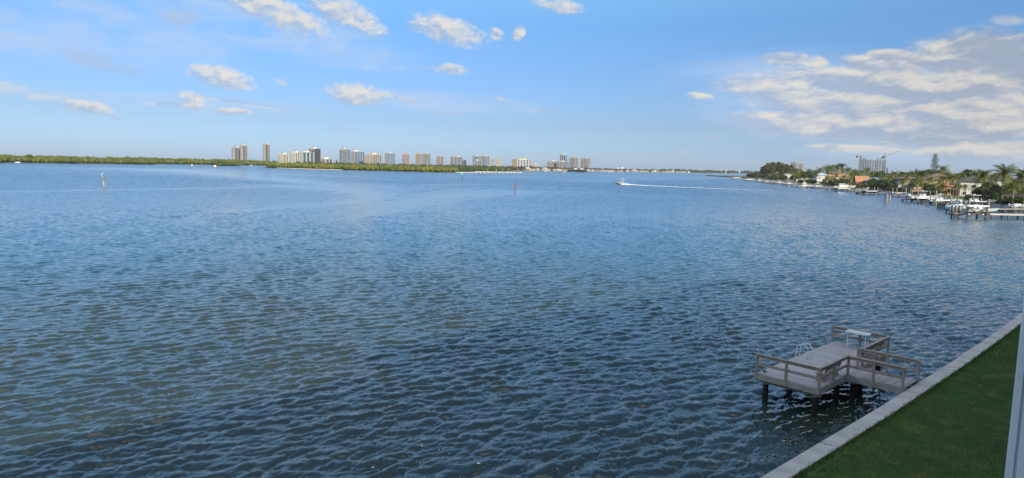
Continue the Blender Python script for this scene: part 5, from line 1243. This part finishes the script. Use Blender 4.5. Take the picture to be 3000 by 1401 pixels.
def boat(kind, loc, rz, L, label, hm='gelcoat', tm='gelcoat', cover='grey_canvas', ob=2, obm='gelcoat', group='boats along the right bank'):
    o = empty('motor_boat', loc, rz, label, 'boat', group); Bm = L*0.30; H = L*0.155
    b, secs = hull(L, Bm, H, hm); b.build('hull', o, True)
    sh = lambda t: H*(0.80+0.30*t*t)
    deck_strip(secs, -0.35, 'gelcoat', 0, 9).build('cockpit_floor', o); deck_strip(secs, 0.0, 'gelcoat', 8).build('foredeck', o)
    if kind == 'console':
        c = 0.42*L; z = sh(0.4)-0.3; b = MB()
        b.loft([[(c-0.5, -0.5, z), (c-0.5, 0.5, z), (c+0.9, 0.42, z), (c+0.9, -0.42, z)], [(c-0.4, -0.5, z+1.15), (c-0.4, 0.5, z+1.15), (c+0.5, 0.42, z+1.15), (c+0.5, -0.42, z+1.15)]], 'gelcoat', closed=True, cap=True); b.build('console', o)
        b = MB(); b.loft([[(c+0.5, -0.45, z+1.15), (c+0.5, 0.45, z+1.15)], [(c+0.15, -0.42, z+1.8), (c+0.15, 0.42, z+1.8)], [(c+0.11, -0.42, z+1.8), (c+0.11, 0.42, z+1.8)], [(c+0.46, -0.45, z+1.15), (c+0.46, 0.45, z+1.15)]], 'blue_glass'); b.build('windshield', o)
        b = MB(); b.box(c-1.7, c-1.0, -0.55, 0.55, z, z+0.85, 'gelcoat'); b.box(c-1.75, c-1.65, -0.55, 0.55, z+0.853, z+1.35, 'gelcoat'); b.build('helm_seat', o)
        zt = z+2.35; b = MB()
        for yy in (-0.62, 0.62):
            b.tube([(c-0.9, yy, z), (c-1.1, yy, zt)], 0.045, 'gelcoat', 6); b.tube([(c+0.75, yy, z), (c+0.35, yy, zt)], 0.045, 'gelcoat', 6); b.tube([(c-1.0, yy, z+1.2), (c+0.5, yy, z+1.6)], 0.035, 'gelcoat', 6)
        b.build('t_top_frame', o)
        b = MB(); x0, x1 = c-1.9, c+1.2; b.loft([[(x0, -1.05, zt+0.01), (x0, 1.05, zt+0.01), (x1, 0.95, zt+0.01), (x1, -0.95, zt+0.01)], [(x0-.05, -1.1, zt+0.06), (x0-.05, 1.1, zt+0.06), (x1+.1, 1.0, zt+0.06), (x1+.1, -1.0, zt+0.06)], [(x0+.1, -1.0, zt+0.15), (x0+.1, 1.0, zt+0.15), (x1-.1, 0.9, zt+0.15), (x1-.1, -0.9, zt+0.15)]], tm, closed=True, cap=True); b.build('t_top', o)
        b = MB(); b.tube([(c-0.4, 0, zt+0.15), (c-0.4, 0, zt+0.5)], 0.2, 'gelcoat', 8); b.tube([(c-1.2, 0.5, zt+0.15), (c-1.6, 0.5, zt+2.4)], 0.02, 'gelcoat', 5); b.build('radar_dome', o)
        b = MB()
        for yy in (-1, 1):
            pts = [(L*(0.62+0.36*q/8), yy*max(Bm/2*(1-(max(0, (0.62+0.36*q/8-0.42)/0.58))**2.3)-0.15, 0.02), sh(0.62+0.36*q/8)+(0.45 if 0 < q < 8 else 0.02)) for q in range(9)]
            b.tube(pts, 0.022, 'metal', 5)
        b.build('bow_rail', o)
    if kind in ('cruiser', 'sportfisher'):
        c0, c1 = 0.22*L, 0.60*L; z = sh(0.4)-0.02; hw = Bm*0.40; hc = 0.11*L if kind == 'cruiser' else 0.13*L
        b = MB(); b.loft([[(c0, -hw, z), (c0, hw, z), (c1+0.14*L, hw*0.55, z), (c1+0.14*L, -hw*0.55, z)], [(c0+0.1, -hw*0.92, z+hc*0.55), (c0+0.1, hw*0.92, z+hc*0.55), (c1, hw*0.7, z+hc*0.55), (c1, -hw*0.7, z+hc*0.55)]], 'gelcoat', closed=True, cap=True); b.build('cabin', o)
        b = MB(); b.loft([[(c0+0.3, -hw*0.9, z+hc*0.553), (c0+0.3, hw*0.9, z+hc*0.553), (c1, hw*0.68, z+hc*0.553), (c1, -hw*0.68, z+hc*0.553)], [(c0+0.5, -hw*0.8, z+hc*0.98), (c0+0.5, hw*0.8, z+hc*0.98), (c1-0.10*L, hw*0.62, z+hc*0.98), (c1-0.10*L, -hw*0.62, z+hc*0.98)]], 'dark_glass', closed=True, cap=True); b.build('windshield', o)
        b = MB(); b.loft([[(c0-0.2, -hw*0.86, z+hc), (c0-0.2, hw*0.86, z+hc), (c1-0.09*L, hw*0.66, z+hc), (c1-0.09*L, -hw*0.66, z+hc)], [(c0, -hw*0.8, z+hc+0.18), (c0, hw*0.8, z+hc+0.18), (c1-0.11*L, hw*0.55, z+hc+0.18), (c1-0.11*L, -hw*0.55, z+hc+0.18)]], tm, closed=True, cap=True); b.build('hard_top', o)
        b = MB(); b.box(-0.9, -0.01, -Bm*0.4, Bm*0.4, H*0.28, H*0.34, 'gelcoat'); b.build('swim_platform', o)
        b = MB()
        for yy in (-1, 1):
            pts = [(L*(0.5+0.47*q/8), yy*max(Bm/2*(1-(max(0, (0.5+0.47*q/8-0.42)/0.58))**2.3)-0.2, 0.02), sh(0.5+0.47*q/8)+(0.55 if 0 < q < 8 else 0.02)) for q in range(9)]
            b.tube(pts, 0.025, 'metal', 5)
        b.build('bow_rail', o)
        if kind == 'sportfisher':
            zf = z+hc+0.2; b = MB(); b.loft([[(c0+0.4, -hw*0.6, zf), (c0+0.4, hw*0.6, zf), (c0+0.22*L, hw*0.5, zf), (c0+0.22*L, -hw*0.5, zf)], [(c0+0.3, -hw*0.65, zf+0.9), (c0+0.3, hw*0.65, zf+0.9), (c0+0.25*L, hw*0.4, zf+0.8), (c0+0.25*L, -hw*0.4, zf+0.8)]], 'gelcoat', closed=True, cap=True); b.build('flybridge', o)
            b = MB(); b.box(c0, c0+0.2*L, -hw*0.6, hw*0.6, zf+2.2, zf+2.3, 'gelcoat')
            for xx in (c0+0.3, c0+0.18*L):
                for yy in (-1, 1): b.tube([(xx, yy*hw*0.55, zf+0.8), (xx, yy*hw*0.5, zf+2.2)], 0.04, 'metal', 5)
            b.build('tower_top', o)
            for yy in (-1, 1):
                b = MB(); b.tube([(c1-0.1*L, yy*hw*0.8, z+hc*0.6), (c0-0.05*L, yy*(hw+1.2), z+0.62*L)], [0.09, 0.05], 'gelcoat', 5); b.build('outrigger', o)
    if kind == 'arch':
        z = sh(0.3); b = MB(); c = 0.36*L
        b.loft([[(c, -Bm*0.38, z-.3), (c, Bm*0.38, z-.3), (c+0.22*L, Bm*0.25, z), (c+0.22*L, -Bm*0.25, z)], [(c+0.02*L, -Bm*0.34, z+0.75), (c+0.02*L, Bm*0.34, z+0.75), (c+0.1*L, Bm*0.28, z+0.7), (c+0.1*L, -Bm*0.28, z+0.7)]], 'dark_glass', closed=True, cap=True); b.build('windshield', o)
        b = MB()
        for yy in (-1, 1): b.beam((0.10*L, yy*Bm*0.44, z), (0.30*L, yy*Bm*0.36, z+0.17*L), 0.12, 0.3, 'gelcoat')
        b.beam((0.30*L, -Bm*0.37, z+0.172*L), (0.30*L, Bm*0.37, z+0.172*L), 0.5, 0.12, 'gelcoat'); b.build('tow_arch', o)
        b = MB(); b.box(0.06*L, 0.2*L, -Bm*0.36, Bm*0.36, z-0.35, z+0.25, 'gelcoat'); b.build('seat', o)
    if kind == 'covered':
        b = MB(); c = []
        for q, p in enumerate(secs):
            y = p[3][1]+0.03; t = q/14; hh = 0.1+0.85*math.sin(math.pi*min(1, (t+0.12)*0.85))**1.2
            c.append([(p[3][0], y, p[3][2]+0.01), (p[3][0], y*0.85, p[3][2]+hh*0.35), (p[3][0], y*0.4, p[3][2]+hh*0.85), (p[3][0], 0, p[3][2]+hh), (p[3][0], -y*0.4, p[3][2]+hh*0.85), (p[3][0], -y*0.85, p[3][2]+hh*0.35), (p[3][0], -y, p[3][2]+0.01)])
        b.loft(c, cover); b.add(c[0], [tuple(range(7))], cover); b.build('canvas_cover', o, True)
    if kind != 'cruiser' and kind != 'sportfisher' and kind != 'arch':
        for q in range(ob): outboard(o, -0.05, (q-(ob-1)/2)*0.75, H*0.45, L/11.0, obm)
    return o
# ---- docks, lifts and posts
def dockbox(A, B_, wd, label, z=1.25, pile='piling_wood', deck='dock_grey', step=4.0):
    """a narrow dock from A to B"""
    dr = (B_-A); L = dr.length; rz = math.atan2(dr.y, dr.x)
    o = empty('dock', (A.x, A.y, 0), rz, label, 'dock', 'private docks along the right bank')
    b = MB(); n = max(2, int(L/0.9)); 
    for q in range(n): b.box(L*q/n+0.012, L*(q+1)/n-0.012, -wd/2, wd/2, z-0.06, z, deck)
    b.build('deck', o); b = MB()
    for yy in (-wd/2+0.1, wd/2-0.22): b.box(0, L, yy, yy+0.12, z-0.34, z-0.063, deck)
    b.build('stringer', o)
    k = 0.3
    while k < L:
        for yy in (-wd/2+0.05, wd/2-0.05):
            b = MB(); b.tube([(k, yy, -1.5), (k, yy, z-0.345)], 0.19, pile, 7); b.build('pile', o)
        k += step
    return o
def lift(c, rz, L, wd, label, ph=3.4, pile='piling_pale', cz=0.9, deckhint=None):
    """four posts with caps, two top beams and a cradle; c is the cradle centre"""
    o = empty('boat_lift', (c.x, c.y, 0), rz, label, 'boat lift', 'boat lifts along the right bank')
    for sx in (-1, 1):
        for sy in (-1, 1):
            b = MB(); x, y = sx*L*0.27, sy*wd/2; b.tube([(x, y, -1.5), (x, y, 1.0)], 0.21, 'piling_wood', 8); b.tube([(x, y, 1.003), (x, y, ph)], 0.19, pile, 8); b.tube([(x, y, ph+0.003), (x, y, ph+0.18)], [0.23, 0.06], 'white_paint', 8); b.build('post', o)
    for sy in (-1, 1):
        b = MB(); b.box(-L*0.30, L*0.30, sy*wd/2-0.34 if sy > 0 else sy*wd/2+0.22, sy*wd/2-0.22 if sy > 0 else sy*wd/2+0.34, 1.9, 2.2, 'aluminium'); b.build('top_beam', o)
    b = MB()
    for sx in (-1, 1):
        b.box(sx*L*0.22-0.12, sx*L*0.22+0.12, -wd/2+0.35, wd/2-0.35, cz-0.2, cz, 'aluminium')
        for sy in (-1, 1): b.tube([(sx*L*0.22, sy*(wd/2-0.4), cz), (sx*L*0.22, sy*(wd/2-0.3), 1.95)], 0.025, 'metal', 5)
    b.build('cradle', o)
    b = MB()
    for yy in (-0.7, 0.58): b.box(-L*0.3, L*0.3, yy, yy+0.14, cz+0.003, cz+0.22, 'dock_grey')
    b.build('bunk', o); return o
def moored(kind, pxa, pxb, yb, label, lab_lift, lab_dock, hm='gelcoat', tm='gelcoat', cz=0.9, ph=3.4, dock_side=1, lift_=True, dz=0.0, rz=None, dock=True, **k):
    """a boat seen between columns pxa (stern) and pxb (bow) with the water line of its lift at row yb"""
    A = sea(pxa, yb); B0 = ray(pxb, yb); hd = -0.12 if rz is None else rz
    e_ = Vector((math.cos(hd), math.sin(hd), 0))
    kx = B0.x/B0.y; t = (A.x-kx*A.y)/(kx*e_.y-e_.x); L = max(5.0, t)
    wd = L*0.30+1.3
    base = A + Vector((0, 0, cz+0.15 if lift_ else 0.02-L*0.02)) + Vector((-e_.y, e_.x, 0))*(wd/2)
    o = boat(kind, base, hd, L, label, hm, tm, **k)
    c = base + e_*L*0.42
    if lift_: lift(c, hd, L, wd, lab_lift, ph, cz=cz)
    if dock:
        s_ = Vector((-e_.y, e_.x, 0))*dock_side; d0 = base + s_*(wd/2+1.0) - e_*1.5; d0.z = 0
        tgt = land(1500+1, 0) if False else None
        # run the dock to the bank
        k_ = 0
        while k_ < 70 and not inside_land(d0 + e_*k_): k_ += 1
        dockbox(d0, d0+e_*(k_+1.5), 1.7, lab_dock)
    return o
def inside_land(p):
    for (a, c) in zip(LAND[:-1], LAND[1:]):
        lo, hi = sorted((a[1], c[1]))
        if lo <= p.y <= hi:
            t = (p.y-a[1])/(c[1]-a[1]); return p.x >= a[0]+(c[0]-a[0])*t
    return p.x > 300
moored('covered', 2147, 2172, 526, 'cream boat under cover on the outermost lift off the point', 'outermost boat lift off the tip of the point', 'outermost dark dock off the tip of the point', 'cream_gelcoat', cover='grey_canvas', ob=1)
moored('covered', 2184, 2212, 531.5, 'long cream hulled boat second from the tip of the point', 'second boat lift from the tip of the point', 'second dock from the tip of the point', 'cream_gelcoat', cover='grey_canvas', ob=2)
moored('console', 2218, 2238, 534, 'white console boat right of the two cream boats off the point', 'third boat lift from the tip of the point', 'third dock from the tip of the point', 'gelcoat', ob=2)
moored('covered', 2240, 2256, 537, 'pale boat left of the purple canopy', 'boat lift left of the purple canopy', 'dock left of the purple canopy', 'gelcoat', cover='grey_canvas', ob=1)
moored('covered', 2257, 2273, 539, 'small boat under a purple canvas cover', 'boat lift carrying the purple covered boat', 'dock beside the purple covered boat', 'navy_gelcoat', cover='purple_canvas', ob=1)
moored('console', 2276, 2298, 541, 'white console boat right of the purple covered boat', 'boat lift right of the purple covered boat', 'dock left of the green hulled boat', 'gelcoat', ob=2)
moored('console', 2302, 2331, 545.5, 'white topped boat with bright green hull', 'boat lift holding the green hulled boat', 'dock right of the green hulled boat', 'green_gelcoat', ob=2, ph=5.0)
moored('sportfisher', 2344, 2384, 551, 'white sport fishing boat with raised outrigger pole', 'boat lift under the outrigger boat', 'dock beside the outrigger boat', 'gelcoat', lift_=True, cz=0.5)
moored('covered', 2386, 2412, 553, 'grey covered boat below the white balcony house', 'boat lift below the white balcony house', 'dock below the white balcony house', 'gelcoat', cover='grey_canvas', ob=2, ph=4.2)
moored('cruiser', 2446, 2512, 561, 'big cream express cruiser raised on a lift before dark shrubs', 'tall lift carrying the big cream express cruiser', 'dock beside the big cream express cruiser', 'cream_gelcoat', cz=1.6, ph=5.0)
moored('arch', 2529, 2589, 570, 'dark hulled ski boat with white raked arch', 'boat lift carrying the dark hulled ski boat', 'dock beside the dark hulled ski boat', 'navy_gelcoat', cz=0.7, ph=4.2)
p = sea(2636, 577); lift(p+Vector((3, 4, 0)), -0.12, 13, 5.0, 'empty boat lift with pale posts behind the loose mooring posts', ph=4.6); p2 = sea(2612, 577)
dockbox(p2, p2+Vector((28, -3, 0)), 2.2, 'dock with pale deck beside the empty lift', pile='piling_wood')
moored('console', 2672, 2772, 594, 'largest white console boat with tall white top', 'boat lift with tall pale posts carrying the largest white console boat', 'dock behind the largest white console boat', 'gelcoat', cz=1.0, ph=5.2, ob=3)
moored('console', 2728, 2812, 601, 'white console boat with pale blue motors, second from the largest', 'boat lift of the white console boat with pale blue motors', 'dock between the white console boats', 'pale_green_gelcoat', cz=0.7, ph=3.6, ob=2, obm='blue_canvas')
moored('covered', 2778, 2838, 624, 'blue canvas covered boat with blue motor cover', 'boat lift carrying the blue covered boat', 'short dock beside the blue covered boat', 'blue_gelcoat', cover='blue_canvas', cz=0.9, ph=2.6, ob=1, obm='blue_canvas', dock=False)
moored('console', 2822, 2928, 622, 'dark hulled console boat with long white rails near the right edge', 'boat lift carrying the dark hulled console boat', 'dock behind the dark hulled console boat', 'navy_gelcoat', cz=2.0, ph=4.4, ob=3)
# the nearest lift: a cross braced timber frame with a pale green skiff in it
A = sea(2836, 640); bo = boat('console', A+Vector((0.5, 2.4, 1.45)), -0.10, 9.2, 'pale green hulled skiff held in the nearest cross braced timber lift', 'pale_green_gelcoat', 'gelcoat', ob=1)
tf = empty('timber_boat_lift', (A.x, A.y, 0), -0.10, 'nearest timber boat lift with cross bracing between dark posts', 'boat lift', 'boat lifts along the right bank')
for (x, y, m_) in ((-0.2, 0, 'piling_wood'), (4.9, 0, 'piling_wood'), (-0.2, 4.6, 'piling_wood'), (4.9, 4.6, 'piling_wood'), (-2.4, 2.4, 'piling_wood'), (-2.2, 4.4, 'piling_wood')):
    b = MB(); b.tube([(x, y, -1.5), (x, y, 3.5)], 0.26, m_, 8); b.build('post', tf)
for (p_, q_) in (((-0.2, -0.15, 0.4), (4.9, -0.15, 2.9)), ((-0.2, -0.25, 2.9), (4.9, -0.25, 0.4)), ((-2.4, 2.3, 0.3), (-0.3, 0.2, 1.4)), ((-0.2, 4.75, 0.4), (4.9, 4.75, 2.9))):
    b = MB(); b.beam(p_, q_, 0.14, 0.34, 'piling_wood'); b.build('brace', tf)
for y in (-0.05, 4.65):
    b = MB(); b.box(-0.6, 5.4, y-0.12, y+0.12, 3.503, 3.85, 'white_paint'); b.build('top_beam', tf)
b = MB()
for x in (0.4, 4.2): b.box(x-0.12, x+0.12, 0.3, 4.3, 1.1, 1.35, 'aluminium')
b.build('cradle', tf)
b = MB(); b.box(-3.0, -0.5, 1.8, 4.8, 1.15, 1.3, 'dock_grey'); b.box(-2.9, -0.6, 1.9, 4.7, 0.6, 0.9, 'piling_wood'); b.build('landing', tf)
for q, (x, y) in enumerate(((-0.6, 4.9), (0.6, 4.9), (1.9, 4.9))):
    b = MB(); b.tube([(x, y, 1.3), (x, y, 4.9), (x+0.9, y, 4.9), (x+0.9, y, 1.3)], 0.075, 'white_paint', 6); b.build('guide_rail', tf)
A = sea(2892, 641); B_ = sea(3060, 644); dockbox(A, A+(B_-A).normalized()*46, 2.4, 'nearest pale topped dock reaching in from the right frame edge', z=1.5, deck='far_concrete', step=5.0)
A = sea(2905, 624); ct = dockbox(A, A+Vector((26, 6, 0)), 2.0, 'second pale dock behind the nearest one at right', z=1.5, deck='dock_grey')
moored('covered', 2962, 3010, 618, 'low boat beyond the nearest dock at the right frame edge', 'boat lift at the right frame edge', 'third dock at the right frame edge', 'gelcoat', cover='grey_canvas', ob=1, ph=2.4, dock=False)
# palisade of posts, loose mooring posts
for q in range(5):
    p = sea(2508+q*4.1, 568.5-0.1*q); b = MB(); b.tube([(0, 0, -1.5), (0, 0, 1.4)], 0.26, 'piling_wood', 8); b.tube([(0, 0, 1.403), (0, 0, 3.1)], 0.24, 'piling_pale', 8); o = b.build('mooring_post'); o.location = (p.x, p.y, 0)
    tag(o, 'dark based post in the palisade left of the ski boat, %s of five' % ('leftmost', 'second from left', 'middle', 'second from right', 'rightmost')[q], 'mooring post', 'mooring posts in the water')
for q in range(7):
    p = sea(2746+q*5.2, 610.5+0.4*q); b = MB(); b.tube([(0, 0, -1.5), (0, 0, 2.2)], 0.24, 'piling_wood', 8); b.tube([(0, 0, 2.203), (0, 0, 2.3)], 0.27, 'piling_pale', 8); o = b.build('mooring_post'); o.location = (p.x, p.y, 0)
    tag(o, 'dark post in the dense row before the white console boats, %s of seven' % ('first from left', 'second from left', 'third from left', 'middle one', 'third from right', 'second from right', 'first from right')[q], 'mooring post', 'mooring posts in the water')
for (px, yb, yt, m_, lab) in ((2592, 597, 575, 'piling_wood', 'dark loose mooring post, leftmost of three together in open water'), (2598.5, 592, 569, 'piling_pale', 'tallest pale loose mooring post in the group of three'), (2607.5, 590, 571, 'piling_pale', 'pale loose mooring post, rightmost of three together'),
        (2547, 575, 566, 'piling_wood', 'lone dark mooring post in front of the ski boat'), (2421, 560, 552, 'piling_wood', 'dark mooring post left of the big cruiser'), (2430.5, 561, 551.5, 'piling_pale', 'pale mooring post left of the big cruiser'), (2630, 581, 570, 'piling_wood', 'short dark post before the empty lift'),
        (2659, 588, 572, 'piling_pale', 'white capped post beside the largest console boat stern'), (2655, 590, 577, 'piling_wood', 'dark post beside the white capped one'), (2347, 553, 543, 'piling_pale', 'pale post at the stern of the outrigger boat'), (2353, 553.5, 544, 'piling_pale', 'pale post near the stern of the outrigger boat'), (2313, 545, 526, 'white_paint', 'tall white post left of the green hulled boat'), (2331, 545, 528, 'white_paint', 'tall white post right of the green hulled boat'),
        (2714, 600, 583, 'piling_wood', 'dark post under the largest console boat'), (2690, 598, 584, 'piling_wood', 'dark post below the stern of the largest console boat')):
    p = sea(px, yb); h = at(px, yt, p.y).z; b = MB(); b.tube([(0, 0, -1.5), (0, 0, h-0.12)], 0.25 if 'tall white' not in lab else 0.16, m_, 8); b.tube([(0, 0, h-0.117), (0, 0, h)], [0.27, 0.08], 'white_paint' if m_ != 'piling_wood' else 'piling_wood', 8)
    o = b.build('mooring_post'); o.location = (p.x, p.y, 0); tag(o, lab, 'mooring post', 'mooring posts in the water')

# ---- the running boat and its wake
A = sea(1806, 541.5); B_ = sea(1834, 542.5); hd = R(180-2)
hd = math.atan2((A-B_).y, (A-B_).x)
mb_ = boat('cruiser', Vector((B_.x, B_.y, -0.25)), hd, 9.0, 'white cabin motor boat running fast with bow raised ahead of its wake', group=None, hm='gelcoat')
mb_.rotation_euler = (0, R(-5), hd)
bl = MB(); bl.tube([(2.6, -0.9, 2.4), (2.5, -0.9, 4.4), (4.0, -0.9, 4.4), (4.1, -0.9, 2.4)], 0.05, 'gelcoat', 5); bl.tube([(2.6, 0.9, 2.4), (2.5, 0.9, 4.4), (4.0, 0.9, 4.4), (4.1, 0.9, 2.4)], 0.05, 'gelcoat', 5); bl.box(2.2, 4.3, -1.1, 1.1, 4.4, 4.5, 'gelcoat'); bl.box(3.0, 3.5, -0.3, 0.3, 4.503, 4.9, 'gelcoat'); bl.build('upper_canopy', mb_)
hel = MB(); secs = []
for z_, rx, ry in ((1.6, .16, .22), (1.9, .17, .25), (2.2, .15, .27), (2.42, .1, .2), (2.5, .06, .07), (2.56, .06, .06), (2.62, .1, .09), (2.74, .12, .1), (2.85, .09, .08), (2.9, .02, .02)):
    secs.append([(rx*math.cos(2*math.pi*k/10), ry*math.sin(2*math.pi*k/10), z_) for k in range(10)])
wk = []
path = [(1832, 542.3), (1850, 543.0), (1880, 544.4), (1920, 546.2), (1970, 548.6), (2030, 551.2), (2090, 553.8), (2150, 556.3), (2210, 558.8), (2270, 561.0)]
pts = [sea(*p) for p in path]; fine = []
for i in range(len(pts)-1):
    for q in range(12): fine.append(pts[i].lerp(pts[i+1], q/12))
V = []; Q = []; C = []
for i, p in enumerate(fine):
    t = i/len(fine); dr = (fine[min(i+1, len(fine)-1)]-fine[max(i-1, 0)]).normalized(); n_ = Vector((-dr.y, dr.x, 0)); wd = (5.0+1.2*math.sin(i*0.9)+0.8*math.sin(i*2.3))*(1.0+0.9*math.exp(-t*8))*(1-0.2*t)
    for k in range(5):
        f = k/4*2-1; V.append(p + n_*wd*f + Vector((0, 0, 0.05+(0.42+0.7*math.exp(-t*10))*(1-f*f)*(1-0.4*t)))); C.append((1.15-0.95*abs(f)**1.5)*(1.0-0.5*t))
    if i:
        for k in range(4): a = (i-1)*5+k; Q.append((a, a+1, a+6, a+5))
wo_ = np_mesh('boat_wake', np.array([v[:] for v in V]), np.array(Q), 'foam', None, None, True)
a = wo_.data.attributes.new('cover', 'FLOAT', 'POINT'); a.data.foreach_set('value', np.array(C, np.float32))
tag(wo_, 'long white foam wake trailing behind the running motor boat', 'wake', kind='stuff')
# small boats far away
for (px, py, L, lab) in ((740, 486.5, 9, 'tiny white boat anchored right of the dark mangrove islet'), (1603, 503.5, 14, 'tiny white boat low on the water before the last tower cluster'), (1657, 507, 8, 'tiny white boat left of the far dark islet'), (2098, 511.5, 8, 'tiny white boat far out before the bridge'), (1790, 505.4, 16, 'white boat by the far shore houses'), (2019, 507.6, 12, 'tiny white sail boat at the far treeline')):
    p = sea(px, py); boat('console', Vector((p.x, p.y, -0.2)), 2.9, L, lab, group='tiny boats far across the lagoon', ob=1)
p = sea(44, 477.6); boat('covered', Vector((p.x, p.y, -0.2)), 0.3, 7, 'small white boat tucked against the left mangroves', cover='white_paint', group='tiny boats far across the lagoon', ob=1)
# ---- beyond the bank: unfinished tower with two cranes, distant condos
YT = 1300
mat('tower_blue', (0.29, 0.34, 0.44), (0.25, 0.29, 0.38), 0.08, 0.7)
pl = at(2523, 467, YT); pr = at(2590, 467, YT); tb = empty('unfinished_tower', ((pl.x+pr.x)/2, YT, 0), R(-24), 'wide unfinished blue grey apartment tower between two cranes', 'building')
Wd = (pr.x-pl.x)/math.cos(R(24))*0.97; H_ = pl.z; b = MB(); b.box(-Wd/2+0.6, Wd/2-0.6, -8, 8, 0, H_-0.5, 'tower_blue'); b.build('core', tb)
b = MB(); nf = int(H_/3.1)
for k in range(nf+1): b.box(-Wd/2, Wd/2, -9, 9, k*3.1-0.35, k*3.1, 'tower_blue')
b.build('floor_slab', tb); b = MB()
for q in range(12):
    x = -Wd/2+1+q*(Wd-2)/11; wd = 0.45 if q not in (0, 5, 11) else 1.6; b.box(x-wd/2, x+wd/2, -9.4, -8.02, 0, H_+0.3, 'tw_white' if q in (4, 6, 8, 9) else 'tower_blue')
b.build('pier_wall', tb); b = MB(); b.box(-Wd/2+2, -Wd/4, -5, 5, nf*3.1+0.003, H_+3, 'tw_blue'); b.box(Wd/6, Wd/2-0.5, -6, 6, nf*3.1+0.003, H_+3.4, 'tw_blue'); b.build('roof_parapet', tb)
def lattice(b, A, B_, wd, m, n=14):
    A = Vector(A); B_ = Vector(B_); dr = (B_-A).normalized(); s1 = dr.cross(Vector((0, 1, 0.01))).normalized(); s2 = dr.cross(s1).normalized()
    cn = [(s1*i+s2*j)*wd/2 for i, j in ((-1, -1), (1, -1), (1, 1), (-1, 1))]
    for c in cn: b.beam(A+c, B_+c, wd*0.16, wd*0.16, m)
    for q in range(n):
        a = A.lerp(B_, q/n); c_ = A.lerp(B_, (q+1)/n)
        for k in range(4): b.beam(a+cn[k], c_+cn[(k+1) % 4], wd*0.1, wd*0.1, m)
def crane(px, label, ytop, jib, counter, red):
    p = at(px, ytop, YT-12); o = empty('tower_crane', (p.x, p.y, 0), 0, label, 'crane', 'tower cranes at the unfinished tower'); k = YT/F
    b = MB(); lattice(b, (0, 0, 0), (0, 0, p.z), 1.9, red, 24); b.build('mast', o)
    b = MB(); lattice(b, (0, 0, p.z+0.5), (jib[0]*k, 0, p.z+jib[1]*k), 1.15, 'crane_steel', 20); b.build('jib', o)
    b = MB(); lattice(b, (0, 0, p.z+0.5), (counter[0]*k, 0, p.z+counter[1]*k), 1.1, 'crane_steel', 5); b.box(counter[0]*k-1.6, counter[0]*k+1.6, -1.2, 1.2, p.z+counter[1]*k-3.2, p.z+counter[1]*k+0.5, 'tw_dark'); b.build('counter_jib', o)
    b = MB(); b.box(-1.3, 1.3, -2.4, -0.2, p.z-2.6, p.z+0.3, 'crane_steel'); lattice(b, (0, 0, p.z+1), (-1.0, 0, p.z+(9*k if jib[1] > 2 else 3*k)), 1.0, 'crane_steel', 4); b.build('cab', o)
crane(2521.5, 'hammerhead tower crane with level jib left of the unfinished tower', 458, (36, 1), (-10, 0.5), 'crane_steel')
crane(2592, 'luffing tower crane with raised jib right of the unfinished tower', 459, (41, 17), (-5, 0.5), 'crane_red')
tower(2315, 2340, 476, 1900, 'fins', 'pale pinkish condo tower rising behind the casuarinas, left of two', 0.5, 'tw_grey', 'tw_pink', 'blue_glass', bays=5, group='distant condos behind the right bank')
tower(2340, 2358, 479, 1900, 'fins', 'pale pinkish condo tower rising behind the casuarinas, right of two', 0.5, 'tw_grey', 'tw_white', 'blue_glass', bays=4, group='distant condos behind the right bank')
tower(2592, 2604, 493, 2400, 'glassy', 'small distant blue block right of the luffing crane', 0.5, 'tw_blue', 'tw_blue', 'blue_glass', bays=3, group='distant condos behind the right bank')
tower(2679, 2691, 495, 2600, 'glassy', 'tiny distant blue block above trees left of the norfolk pine', 0.5, 'tw_blue', 'tw_blue', 'blue_glass', bays=3, group='distant condos behind the right bank')
# ------------------------------------------------------------------ haze
hz = MB(); hz.box(-7000, 7000, -120, 9500, -3.5, 130, 'foam'); ho = hz.build('haze')
hm = bpy.data.materials.new('haze'); hm.use_nodes = True; ht = NT(hm.node_tree); ht.n.remove(ht.n['Principled BSDF'])
pv = ht.new('ShaderNodeVolumePrincipled'); pv.inputs['Color'].default_value = (0.80, 0.88, 1.0, 1); pv.inputs['Density'].default_value = 0.00004; pv.inputs['Anisotropy'].default_value = 0.0
ht.link(pv.outputs[0], ht.n['Material Output'].inputs['Volume'])
ho.data.materials.clear(); ho.data.materials.append(hm); tag(ho, 'pale blue air over the lagoon softening the far shore', 'haze', kind='stuff')
